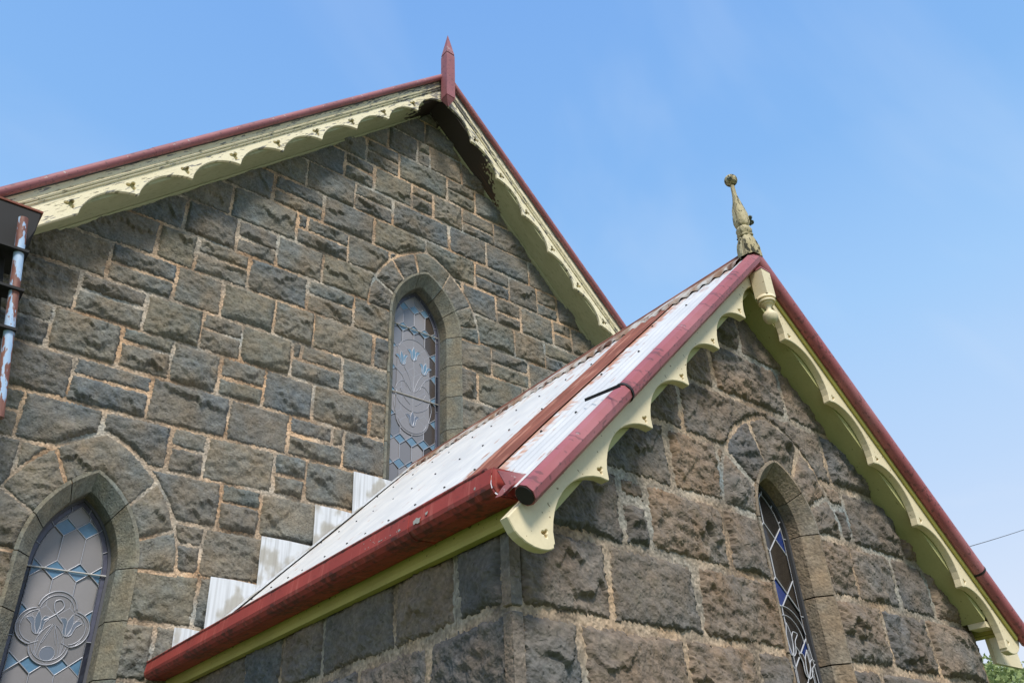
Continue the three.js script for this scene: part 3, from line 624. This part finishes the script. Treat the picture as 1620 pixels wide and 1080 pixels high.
  for (const [p, q] of steps) {
    const A = uvW(...p), B = uvW(...q), y = (A[1] + B[1]) / 2, low = (x) => porchRoofY(x) - 0.02;
    const g = prismZ([[A[0] + 0.004, low(A[0])], [B[0] + 0.015, low(B[0] + 0.015)], [B[0] + 0.013, y - 0.006], [(A[0] + B[0]) / 2, y + 0.003], [A[0] - 0.003, y + 0.002]], ZW + 0.036 , ZW + 0.042, 0.0015);
    add('step_flashing', g, M.flash, roof);
  }
  // screws in rows
  const screws = [];
  for (const s of [0.35, 0.95, 1.55, 2.1]) for (let z = za + 0.12; z < zb - 0.1; z += 0.228) {
    const zc = Math.round(z / 0.076) * 0.076 + 0.019, q = S.at(s + 0.03 * N(z * 9, s), 0.2255);
    const c = new THREE.CylinderGeometry(0.004, 0.007, 0.006, 6); c.rotateZ(-Math.PI / 4 * -1); c.translate(q[0], q[1], zc); screws.push(c);
  }
  const sc = add('roof_screws', mergeGeometries(screws), M.darkIron, roof); sc.userData.kind = 'stuff';
  // dark batten end lying on the roof beside the roll
  { const roofAt = (a, b) => { const d = toward(a, b), k = -0.545 / (d.y - d.x); return d.multiplyScalar(k).add(EYE); }, A = roofAt(982, 614), B = roofAt(926, 637), d = B.clone().sub(A), g = new THREE.BoxGeometry(d.length(), 0.012, 0.003); g.applyQuaternion(new THREE.Quaternion().setFromUnitVectors(new THREE.Vector3(1, 0, 0), d.clone().normalize())); g.translate((A.x + B.x) / 2, (A.y + B.y) / 2 + 0.012, (A.z + B.z) / 2); add('loose_strap', triUV(g), M.black, roof); }
}
// finial on the porch ridge
{
  const z = ZQ + 0.022, g = group('finial', porch, 'turned timber finial with ball, grey with lichen, on the porch ridge');
  const y0 = 4.28, top = atZ(1153, 277, z).y, H = top - y0;
  const L = [[0.058, 0], [0.057, 0.1], [0.05, 0.17], [0.038, 0.235], [0.0382, 0.236], [0.043, 0.24], [0.043, 0.25], [0.0428, 0.251], [0.03, 0.256], [0.029, 0.27], [0.034, 0.28], [0.041, 0.3], [0.042, 0.325], [0.034, 0.35], [0.026, 0.362], [0.0262, 0.366], [0.036, 0.378], [0.041, 0.42], [0.04, 0.5], [0.032, 0.58], [0.022, 0.66], [0.0135, 0.75], [0.012, 0.87]];
  const lg = new THREE.LatheGeometry(L.map(([r, y]) => new THREE.Vector2(r, y * H)), 24);
  { const p = lg.attributes.position; for (let i = 0; i < p.count; i++) { const k = 1 + 0.14 * N(p.getX(i) * 60, p.getY(i) * 22 + p.getZ(i) * 50); p.setX(i, p.getX(i) * k); p.setZ(i, p.getZ(i) * k); } lg.computeVertexNormals(); }
  lg.translate(XP - 0.02, y0, z);
  add('shaft', remapUV(lg, (x, y, zz) => [Math.atan2(zz - z, x - XP + 0.02) * 0.12, y]), M.finial, g);
  const b = new THREE.SphereGeometry(0.037, 20, 16); b.translate(XP - 0.02, top - 0.037, z); add('ball', triUV(b, 2), M.finial, g);
  const lichen = (x, y, zz, r, n) => { const q = new THREE.IcosahedronGeometry(r, 3), p = q.attributes.position; for (let i = 0; i < p.count; i++) { const k = 1 + 0.6 * N(p.getX(i) * 90 + n, p.getY(i) * 90 + p.getZ(i) * 70); p.setXYZ(i, p.getX(i) * k, p.getY(i) * k * 0.9, p.getZ(i) * k); } q.computeVertexNormals(); q.translate(x, y, zz); add('lichen_tuft', q, M.lichen, g); };
  lichen(XP + 0.035, y0 + H * 0.45, z + 0.02, 0.017, 1); lichen(XP - 0.055, top - 0.048, z + 0.015, 0.012, 5); lichen(XP + 0.015, y0 + H * 0.47, z + 0.036, 0.012, 9);
}

// ---------------------------------------------------------------- porch eaves: fascia and gutters
for (const side of [-1, 1]) {
  const X = (x) => (side < 0 ? x : 2 * XP - x);       // mirrored on the far side
  const e = group('eaves', porch, side < 0 ? 'red painted gutter over a yellow-green fascia board' : undefined);
  const zA = ZW + 0.05, zE = ZQ - 0.047;
  const px = (pts, z0, z1, bevel) => { const q = prismZ(pts.map(([x, y]) => [X(x), y]), z0, z1, bevel); return remapUV(q, (x, y, z, n) => (Math.abs(n[2]) > 0.7 ? [x, y] : n[1] < -0.6 ? [z, (side < 0 ? x : 2 * XP - x) + 0.5] : [z, y])); };
  add('fascia_board', px([[1.642, 2.545], [1.668, 2.545], [1.668, 2.68], [1.642, 2.68]], zA, zE - 0.005, 0.002), M.fascia, e);
  add('fascia_moulding', px([[1.628, 2.532], [1.66, 2.532], [1.66, 2.5435], [1.641, 2.5435], [1.641, 2.56], [1.634, 2.556]], zA, zE - 0.006), M.fascia, e);
  // gutter: folded sheet with rolled lip
  const outer = [[1.636, 2.69], [1.636, 2.597], [1.552, 2.592], [1.531, 2.599], [1.517, 2.615], [1.5135, 2.63], [1.5195, 2.672], [1.5215, 2.684]], inner = outer.map(([x, y], i) => [x + (i < 2 ? -0.003 : 0.003), y + (i === 1 || i === 2 ? 0.003 : 0)]).reverse();
  const cut = [zA, -4.1, -2.42, -2.12, zE - 0.002];
  for (let i = 0; i + 1 < cut.length; i++) {
    const k = i % 2 ? 0.0025 : 0;
    add('gutter', px([...outer, ...inner].map(([x, y]) => [x - k, y - k]), cut[i], cut[i + 1] + (i < 3 ? 0.02 : 0)), M.red, e);
  }
  const lip = rod(new THREE.Vector3(X(1.524), 2.687, zA), new THREE.Vector3(X(1.524), 2.687, zE - 0.035), 0.0075, 10); add('gutter_lip', remapUV(lip, (x, y, z) => [z, y]), M.red, e);
  add('gutter_end', px([[1.634, 2.688], [1.634, 2.599], [1.552, 2.594], [1.532, 2.602], [1.519, 2.617], [1.516, 2.63], [1.5215, 2.672], [1.524, 2.684]], zA - 0.004, zA - 0.001), M.red, e);
  add('gutter_end', px([[1.634, 2.688], [1.634, 2.599], [1.552, 2.594], [1.532, 2.602], [1.519, 2.617], [1.516, 2.63], [1.5215, 2.672], [1.524, 2.684]], zE - 0.001, zE + 0.003), M.red, e);
  if (side < 0) {
    // bent corner tab of the gutter below the roll
    const flap = (pts, z) => { const P = pts.map(([a, b]) => atZ(a, b, z)); add('corner_flap', prismZ(P.map((p) => [p.x, p.y]), z - 0.002, z + 0.001), M.maroonOld, e); };
    flap([[787, 744], [838, 750], [822, 760], [803, 772]], ZQ - 0.018); flap([[817, 755], [813, 764], [793, 784], [784, 787], [797, 768]], ZQ + 0.004);
    // flakes of missing paint on the front face
    const r = rng(77), fl = [[[660, 838], 0.022, 0.011], [[675, 812], 0.008, 0.006], [[632, 842], 0.008, 0.005], [[752, 775], 0.005, 0.005]];
    for (let i = 0; i < 16; i++) fl.push([[575 + 60 * r(), 878 - 34 * r()], 0.002 + 0.002 * r(), 0.002]);
    for (const [[a, b], w, h] of fl) {
      const q = atX(a, b, 1.514), pts = []; for (let k = 0; k < 14; k++) { const f = k / 14 * Math.PI * 2, rr = 1 + 0.5 * N(Math.cos(f) * 1.6 + a, Math.sin(f) * 1.6 + b); pts.push([Math.cos(f) * w * rr, Math.sin(f) * h * rr]); }
      const g = prismZ(pts, 0, 0.0006); g.rotateY(-Math.PI / 2); g.rotateZ(-0.14); const y = clamp(q.y, 2.637, 2.664); g.translate(1.5105 + (y - 2.63) * 0.143, y, q.z);
      add('paint_flake', g, M.flash, e);
    }
  } else {
    // boxed return below the far end of the bargeboard
    add('eaves_return', boxGeo(XE - 0.105, XE + 0.2, 2.563, 2.592, ZP + 0.03, ZQ - 0.043), M.cream, e);
    add('eaves_return', boxGeo(XE + 0.05, XE + 0.36, 2.405, 2.561, ZP + 0.03, ZP + 0.052), M.cream, e);
  }
}

// ---------------------------------------------------------------- windows
function clipPoly(poly, conv) {      // Sutherland-Hodgman against a convex outline, anticlockwise
  let out = poly;
  for (let i = 0; i < conv.length && out.length; i++) {
    const a = conv[i], b = conv[(i + 1) % conv.length], inp = out; out = [];
    const sd = (p) => (b[0] - a[0]) * (p[1] - a[1]) - (b[1] - a[1]) * (p[0] - a[0]);
    for (let k = 0; k < inp.length; k++) { const p = inp[k], q = inp[(k + 1) % inp.length], sp = sd(p), sq = sd(q); if (sp >= 0) out.push(p); if ((sp >= 0) !== (sq >= 0)) { const t = sp / (sp - sq); out.push([lerp(p[0], q[0], t), lerp(p[1], q[1], t)]); } }
  }
  return out;
}
const area = (p) => p.reduce((s, a, i) => { const b = p[(i + 1) % p.length]; return s + a[0] * b[1] - a[1] * b[0]; }, 0) / 2;
const glassBump = tex(256, 256, (u, v) => tf(u, v, 22, 22, 3, 141), false);
const glass = (c, r = 0.22, b = 0.001) => new THREE.MeshPhysicalMaterial({ color: rgb(...c), roughness: r, metalness: 0, ior: 1.5, bumpMap: glassBump, bumpScale: b });
function lancet(parent, w, z, label, pal, cols, rows, emblem) {
  const g = group('lancet_window', parent, label), e = -w.c - 0.004, zg = z + w.zg;
  const frameIn = e - 0.012, bord = e - 0.012 - pal.border;
  const ring = (e0, e1, z0, z1) => { const A = archOutline(w, e0), B = archOutline(w, e1); return prismZ(A, z0, z1, 0, [B]); };
  const wo = { ...w }; 
  add('frame', ring(e + 0.006, frameIn, zg - 0.012, zg + 0.012), pal.frame, g);
  add('backing', prismZ(archOutline(w, e), zg - 0.02, zg - 0.016), M.black, g);
  // border panes between frame and field, cut into lengths
  const L = []; const A = archOutline(w, frameIn), B = archOutline(w, bord); A.splice(0, 1, ...[0, 1, 2, 3, 4].map((k) => [A[0][0], lerp(A[0][1], w.vs, k / 5)])); B.splice(0, 1, ...[0, 1, 2, 3, 4].map((k) => [B[0][0], lerp(B[0][1], w.vs, k / 5)]));
  { const a = A.pop(), b = B.pop(); for (let k = 4; k >= 0; k--) { A.push([a[0], lerp(a[1], w.vs, k / 5)]); B.push([b[0], lerp(b[1], w.vs, k / 5)]); } }
  const cames = [];
  const strip = (p, q, t = 0.0035) => { const d = Math.hypot(q[0] - p[0], q[1] - p[1]); if (d < 0.004) return; const c = new THREE.CylinderGeometry(t, t, d + t, 6); c.rotateZ(Math.PI / 2); c.rotateZ(Math.atan2(q[1] - p[1], q[0] - p[0])); c.translate((p[0] + q[0]) / 2, (p[1] + q[1]) / 2, zg); cames.push(c); };
  for (let i = 0; i + 1 < A.length;) { const n = i < 5 || i > A.length - 8 ? 1 : 4, k = Math.min(i + n, A.length - 1), poly = []; for (let q = i; q <= k; q++) poly.push(A[q]); for (let q = k; q >= i; q--) poly.push(B[q]); add('border_pane', prismZ(poly, zg - 0.006, zg - 0.003), pal.edge[(i * 7) % pal.edge.length], g); for (let q = i; q < k; q++) strip(B[q], B[q + 1]); strip(A[k], B[k], 0.003); i = k; }
  let conv = archOutline(w, bord); if (area(conv) < 0) conv = conv.reverse();
  const bw = w.a + bord, cw = 2 * bw / cols, rp = rows.pitch, dh = rows.dh, top = w.vs + w.R;
  const edges = new Set();
  const tilt = rng(Math.round(w.xc * 1000));
  const pane = (poly, mat, name = 'pane') => { const c = clipPoly(poly, conv); if (c.length < 3 || Math.abs(area(c)) < 0.0003) return; const pg = prismZ(c, zg - 0.006, zg - 0.003), tx = (tilt() - 0.5) * 0.07, ty = (tilt() - 0.5) * 0.07, pp = pg.attributes.position, mx = c[0][0], my = c[0][1]; for (let i = 0; i < pp.count; i++) pp.setZ(i, pp.getZ(i) + clamp((pp.getX(i) - mx) * tx + (pp.getY(i) - my) * ty, -0.006, 0.002)); pg.computeVertexNormals(); add(name, pg, mat, g); c.forEach((p, i) => { const q = c[(i + 1) % c.length], key = [p, q].map((a) => Math.round(a[0] * 400) + ',' + Math.round(a[1] * 400)).sort().join('|'); if (!edges.has(key)) { edges.add(key); strip(p, q); } }); };
  for (let y = rows.at - Math.ceil((rows.at - w.y0) / rp) * rp; y < top + rp; y += rp) {
    const even = Math.round((y - rows.at) / rp);
    for (let i = -cols; i <= cols; i++) {
      const x = w.xc + (i + (cols % 2 ? 0 : 0.5)) * cw;
      pane([[x - cw / 2, y - rp / 2 + dh], [x, y - rp / 2], [x + cw / 2, y - rp / 2 + dh], [x + cw / 2, y + rp / 2 - dh], [x, y + rp / 2], [x - cw / 2, y + rp / 2 - dh]].map(([a, b]) => [a, b + rp / 2]), pal.dim && x > w.xc + 0.5 * bw ? pal.dim : pal.hex[Math.abs(i * 3 + even * 5) % pal.hex.length]);
      const X = x + cw / 2; pane([[X, y - dh], [X + cw / 2, y], [X, y + dh], [X - cw / 2, y]], pal.dia[Math.abs(i + even) % pal.dia.length]);
    }
  }
  // saddle bars
  for (const y of rows.bars) if (y < w.vs + 0.3) { const hw = y > w.vs ? Math.sqrt((w.R + frameIn) ** 2 - (y - w.vs) ** 2) - (w.R - w.a) : w.a + frameIn; add('saddle_bar', rod(new THREE.Vector3(w.xc - hw, y, zg + 0.008), new THREE.Vector3(w.xc + hw, y, zg + 0.008), 0.005, 8), pal.bar, g); }
  // emblem of curved leads and petals
  if (emblem) {
    const { cx, cy, k, field, petals, curves } = emblem, P = ([a, b]) => [cx + a * k, cy + b * k];
    for (const f of field) add('emblem_pane', prismZ(f.pts.map(P), zg + 0.0005, zg + 0.003), f.mat, g);
    for (const f of petals) { const pts = f.pts.map(P); add('petal_pane', prismZ(pts, zg + 0.0035, zg + 0.0055), f.mat, g); cames.push(...[pts].map((q) => { const cu = new THREE.CatmullRomCurve3(q.map(([a, b]) => new THREE.Vector3(a, b, zg + 0.005)), true, 'catmullrom', 0.2); return new THREE.TubeGeometry(cu, q.length * 4, 0.0028, 5, true); })); }
    for (const c of curves) { const cu = new THREE.CatmullRomCurve3(c.pts.map(P).map(([a, b]) => new THREE.Vector3(a, b, zg + 0.005)), !!c.closed); cames.push(new THREE.TubeGeometry(cu, c.pts.length * 5, c.r || 0.0025, 5, !!c.closed)); }
  }
  add('lead_came', mergeGeometries(cames.map((c) => c.toNonIndexed())), pal.lead, g);
  // sill
  add('sill', boxGeo(w.xc - w.a - 0.04, w.xc + w.a + 0.04, w.y0 - 0.12, w.y0 + 0.004, zg + 0.02, z + 0.05), parent === porch ? M.dressPorch : M.dressMain, g);
}
const circ = (cx, cy, r, a0 = 0, a1 = 360, n = 18) => { const o = []; for (let i = 0; i <= n; i++) { const f = lerp(a0, a1, i / n) * Math.PI / 180; o.push([cx + r * Math.cos(f), cy + r * Math.sin(f)]); } return o; };
const mir = (p) => p.map(([a, b]) => [-a, b]);
const quatre = [...circ(0.47, 0, 0.5, -80, 80, 12), ...circ(0, 0.5, 0.52, 8, 172, 12), ...circ(-0.47, 0, 0.5, 100, 260, 12), ...circ(0, -0.5, 0.52, 188, 352, 12)];
const tulip = (x, y, s, t = 0) => { const R = (p) => p.map(([a, b]) => [x + s * (a * Math.cos(t) - b * Math.sin(t)), y + s * (a * Math.sin(t) + b * Math.cos(t))]); return [R([[0, -0.5], [-0.12, -0.1], [-0.13, 0.2], [0, 0.55], [0.13, 0.2], [0.12, -0.1]]), R([[-0.03, -0.5], [-0.2, -0.35], [-0.28, 0], [-0.5, 0.25], [-0.26, 0.3], [-0.13, 0.1], [-0.12, -0.2]]), R([[0.03, -0.5], [0.2, -0.35], [0.28, 0], [0.5, 0.25], [0.26, 0.3], [0.13, 0.1], [0.12, -0.2]])]; };
const mauve = [glass([0.25, 0.232, 0.228]), glass([0.215, 0.202, 0.2]), glass([0.275, 0.255, 0.248])], sky1 = [glass([0.13, 0.23, 0.33], 0.3, 0.004), glass([0.1, 0.21, 0.32], 0.3, 0.004)], night = [glass([0.02, 0.022, 0.035], 0.3, 0.006), glass([0.1, 0.1, 0.14], 0.3, 0.004)], slate = [glass([0.12, 0.15, 0.19]), glass([0.16, 0.18, 0.22])];
{
  const w = WIN.low, frame = std({ color: rgb(0.1, 0.1, 0.115), roughness: 0.6 });
  const petals = [...tulip(-0.42, 0.08, 0.62, 0.12), ...tulip(0.42, 0.08, 0.62, -0.12)].map((pts, i) => ({ pts, mat: slate[i % 2] }));
  petals.push({ pts: circ(0, -0.72, 0.2, 0, 340, 12), mat: slate[1] });
  const curves = [...[0, 1, 2, 3].flatMap((k) => { const q = quatre.slice(k * 13, k * 13 + 13); return [{ pts: q, r: 0.0042 }, { pts: q.map(([a, b]) => [a * 0.89, b * 0.89]), r: 0.003 }]; }),
    { pts: [[-0.28, 0.16], [-0.02, 0.36], [0.16, 0.6], [0.05, 0.78], [-0.1, 0.72], [-0.08, 0.52], [0.06, 0.3], [0.2, 0.16]], r: 0.0045 },
    { pts: [[-0.34, -0.72], [-0.36, -0.35], [-0.2, -0.05], [-0.08, 0.06]] }, { pts: mir([[-0.34, -0.72], [-0.36, -0.35], [-0.2, -0.05], [-0.08, 0.06]]) }, { pts: [[-0.28, -0.8], [-0.22, -0.4], [-0.02, 0.1]] }, { pts: mir([[-0.28, -0.8], [-0.22, -0.4], [-0.02, 0.1]]) },
    { pts: [[-0.2, -0.45], [-0.1, -0.2], [0.02, 0.08], [0.08, -0.2], [0.16, -0.45]], r: 0.002 }, { pts: [[-0.8, -0.3], [-0.6, -0.5], [-0.3, -0.4]] }, { pts: mir([[-0.8, -0.3], [-0.6, -0.5], [-0.3, -0.4]]) }];
  lancet(church, w, ZW, 'lancet window with blue diamond panes and a tulip emblem in a quatrefoil', { border: 0.028, frame, edge: night, hex: mauve, dia: sky1, lead: M.lead, bar: std({ color: rgb(0.5, 0.48, 0.45), roughness: 0.8 }) }, 3, { pitch: 0.262, dh: 0.055, at: 3.21, bars: [3.21, 2.55, 1.9] },
    { cx: w.xc, cy: 2.885, k: 0.2, field: [{ pts: quatre, mat: mauve[1] }], petals, curves });
}
{
  const w = WIN.high, frame = std({ color: rgb(0.09, 0.09, 0.1), roughness: 0.6 });
  const pale = [glass([0.27, 0.255, 0.26]), glass([0.215, 0.208, 0.218]), glass([0.3, 0.28, 0.28]), glass([0.19, 0.195, 0.215])], bl = [glass([0.15, 0.25, 0.34], 0.3, 0.004)];
  const tl = [...tulip(0, 0.66, 0.42), ...tulip(-0.36, 0.42, 0.4, 0.2), ...tulip(0.36, 0.3, 0.4, -0.2), ...tulip(0, -1.32, 0.42)];
  const c = [[[0, 0.5], [0.02, 0], [0, -0.6], [0, -1.1]], [[-0.3, 0.2], [-0.12, -0.1], [-0.02, -0.5]], [[0.3, 0.1], [0.14, -0.15], [0.02, -0.5]], [[-0.06, -0.5], [-0.3, -0.25], [-0.52, -0.45], [-0.46, -0.85], [-0.2, -1.05], [0, -1.1]], [[0.06, -0.5], [0.3, -0.25], [0.52, -0.45], [0.46, -0.85], [0.2, -1.05], [0, -1.1]], [[-0.4, -0.5], [-0.25, -0.75], [-0.08, -0.9]], [[0.4, -0.5], [0.25, -0.75], [0.08, -0.9]], circ(0, 0.62, 0.5, 20, 160, 10), circ(0, -1.25, 0.46, 200, 340, 10), [[-0.5, -1.3], [-0.58, -0.9], [-0.5, -0.6]], [[0.5, -1.3], [0.58, -0.9], [0.5, -0.6]], [[-0.6, 0.1], [-0.35, -0.1], [-0.2, -0.4]], [[0.6, 0.1], [0.35, -0.1], [0.2, -0.4]]].map((pts) => ({ pts }));
  const field = [{ pts: [...circ(0, 0.62, 0.52, 5, 175, 12), ...circ(0, -1.25, 0.52, 185, 355, 12)], mat: pale[0] }];
  lancet(church, w, ZW, 'upper lancet window with pale panes, blue diamonds and tulip scrolls in lead', { border: 0.026, dim: glass([0.07, 0.055, 0.045]), frame, edge: night, hex: pale, dia: bl, lead: M.lead, bar: std({ color: rgb(0.4, 0.36, 0.3), roughness: 0.85 }) }, 4, { pitch: 0.225, dh: 0.048, at: 5.8, bars: [5.8, 5.1] },
    { cx: w.xc, cy: 5.32, k: 0.33, field, petals: tl.map((pts, i) => ({ pts, mat: i > 8 ? slate[1] : bl[0] })), curves: c });
}
{
  const w = WIN.porch, frame = std({ color: rgb(0.06, 0.06, 0.065), roughness: 0.6 });
  const dark = [glass([0.035, 0.028, 0.022], 0.12), glass([0.05, 0.038, 0.03], 0.12), glass([0.025, 0.022, 0.02], 0.12)], blue = [glass([0.02, 0.04, 0.16], 0.12), glass([0.03, 0.06, 0.2], 0.12)];
  const tl = [...tulip(0, 0.7, 0.5), ...tulip(-0.36, 0.35, 0.45, 0.25), ...tulip(0.36, 0.35, 0.45, -0.25), ...tulip(0, -0.9, 0.6)];
  const c = [[[0, 0.5], [0, 0], [0, -0.7]], [[-0.3, 0.15], [-0.1, -0.2], [0, -0.6]], [[0.3, 0.15], [0.1, -0.2], [0, -0.6]], [[0, -0.3], [-0.35, -0.1], [-0.5, -0.5], [-0.3, -0.95], [0, -1.2]], [[0, -0.3], [0.35, -0.1], [0.5, -0.5], [0.3, -0.95], [0, -1.2]], circ(0, 0.75, 0.5, 10, 170, 10), [[-0.5, 0.7], [-0.56, 0], [-0.5, -0.8], [-0.3, -1.3]], [[0.5, 0.7], [0.56, 0], [0.5, -0.8], [0.3, -1.3]]].map((pts) => ({ pts }));
  lancet(porch, w, ZP, 'narrow dark lancet window with white lead tracery in the porch gable', { border: 0.02, frame, edge: dark, hex: dark, dia: [dark[0], blue[0], dark[2], dark[1]], lead: std({ color: rgb(0.45, 0.45, 0.47), roughness: 0.5 }), bar: M.lead }, 2, { pitch: 0.26, dh: 0.07, at: 2.6, bars: [] },
    { cx: w.xc, cy: 2.2, k: 0.27, field: [], petals: tl.map((pts, i) => ({ pts, mat: i % 4 === 1 ? blue[0] : dark[i % 3] })), curves: [...c, ...c.map((q) => ({ pts: q.pts.map(([x, y]) => [x * 0.8, y * 0.93 - 0.06]), r: 0.0022 })), { pts: [[-0.5, -0.3], [-0.2, -0.6], [-0.42, -1], [-0.1, -1.4], [-0.3, -1.9]] }, { pts: mir([[-0.5, -0.3], [-0.2, -0.6], [-0.42, -1], [-0.1, -1.4], [-0.3, -1.9]]) }] });
}

// ---------------------------------------------------------------- rainwater head and downpipe at the church eaves
{
  const z = -4.75, g = group('rainwater_pipe', church, 'black rainwater head with a rusty pale blue downpipe strapped below');
  const tr = atZ(65, 338, z);
  add('rainwater_head', prismZ([[-0.35, tr.y], [tr.x, tr.y], [tr.x, tr.y - 0.13], [tr.x - 0.04, tr.y - 0.3], [-0.35, tr.y - 0.3]], -5.06, z, 0.004), M.darkIron, g);
  add('head_rim', boxGeo(-0.355, tr.x + 0.008, tr.y + 0.001, tr.y + 0.014, -5.06, z + 0.008), M.rust, g);
  const a = atZ(36, 346, z + 0.06), b = atZ(2, 615, z + 0.06), d = b.clone().sub(a), c = a.clone().addScaledVector(d, 1.15);
  const p = rod(a, c, 0.028, 20); add('downpipe', remapUV(p, (x, y, zz) => [Math.atan2(zz - z - 0.06, x - a.x - (a.y - y) / (a.y - c.y) * (c.x - a.x)) / 6.283, y * 0.5]), M.pipe, g);
  add('back_plate', prismZ([[-0.35, tr.y - 0.302], [a.x - 0.03, tr.y - 0.302], [a.x + 0.085, 4.22], [-0.35, 4.22]], z - 0.08, z - 0.03, 0.003), M.darkIron, g);
  for (const [u, v] of [[36, 397], [28, 458], [16, 520]]) { const q = atZ(u, v, z + 0.09); add('strap', boxGeo(q.x - 0.5, q.x + 0.03, q.y - 0.008, q.y + 0.008, z - 0.028, z + 0.104), M.darkIron, g); }
}

// ---------------------------------------------------------------- tree and cable beyond the porch
{
  const d = toward(1605, 1100).normalize(), base = EYE.clone().addScaledVector(d, 26), r = rng(91);
  const t = thing('leafy_tree', 'light green leafy tree beyond the far corner of the porch', 'tree');
  t.position.set(base.x, 0, base.z);
  const cy = 3.75, tr = tube([[0, 0, 0], [0.05, 1, 0.03], [-0.04, 2, 0.02], [0.05, 3.4, 0]], 0.16, 20, 8);
  const limbs = [tr]; const clumps = [];
  for (let i = 0; i < 46; i++) { const a = r() * 6.283, e = Math.acos(1 - 1.75 * r()), R = 0.75 + 0.35 * r(); clumps.push([Math.sin(e) * Math.cos(a) * 2.3 * R, cy + Math.cos(e) * 1.45 * R, Math.sin(e) * Math.sin(a) * 2.3 * R, 0.5 + 0.35 * r()]); }
  for (let i = 0; i < 46; i += 4) { const c = clumps[i]; limbs.push(tube([[0, 1.7, 0], [c[0] * 0.4, lerp(1.9, c[1], 0.55), c[2] * 0.4], [c[0], c[1], c[2]]], 0.04, 10, 6)); }
  add('trunk', mergeGeometries(limbs), std({ color: rgb(0.12, 0.09, 0.065) }), t);
  const pos = [], idx = [], uv = [], n = 15000, v = new THREE.Vector3(), q = new THREE.Quaternion(), eu = new THREE.Euler();
  for (let i = 0; i < n; i++) {
    const c = clumps[i % 46], a = r() * 6.283, e = Math.acos(2 * r() - 1), R = c[3] * Math.cbrt(r());
    const o = [c[0] + R * Math.sin(e) * Math.cos(a), c[1] + 0.8 * R * Math.cos(e), c[2] + R * Math.sin(e) * Math.sin(a)], s = 0.05 + 0.04 * r();
    q.setFromEuler(eu.set(r() * 6.28, r() * 6.28, r() * 6.28)); const b = pos.length / 3;
    for (const [x, y, zz] of [[-0.5, 0, 0], [0, -1, 0.2], [0.5, 0, 0], [0, 1, 0.2]]) { v.set(x * s, y * s, zz * s).applyQuaternion(q); pos.push(o[0] + v.x, o[1] + v.y, o[2] + v.z); uv.push(x, y); }
    idx.push(b, b + 1, b + 2, b, b + 2, b + 3);
  }
  add('crown', quadGeo(pos, uv, idx), new THREE.MeshPhysicalMaterial({ color: rgb(0.3, 0.36, 0.12), roughness: 0.9, transmission: 0.3, thickness: 0 }), t);
}
{
  const A = EYE.clone().addScaledVector(toward(1500, 874), 8.5), B = EYE.clone().addScaledVector(toward(1760, 773), 24), pts = [];
  for (let i = 0; i <= 12; i++) { const t = i / 12, p = A.clone().lerp(B, t); p.y -= 0.5 * t * (1 - t); pts.push([p.x, p.y, p.z]); }
  const m = add('overhead_cable', tube(pts, 0.0045, 40, 6), std({ color: rgb(0.1, 0.1, 0.1) }), scene);
  m.userData = { label: 'thin black overhead cable running to the porch eaves', category: 'cable' };
}

renderer.render(scene, camera);
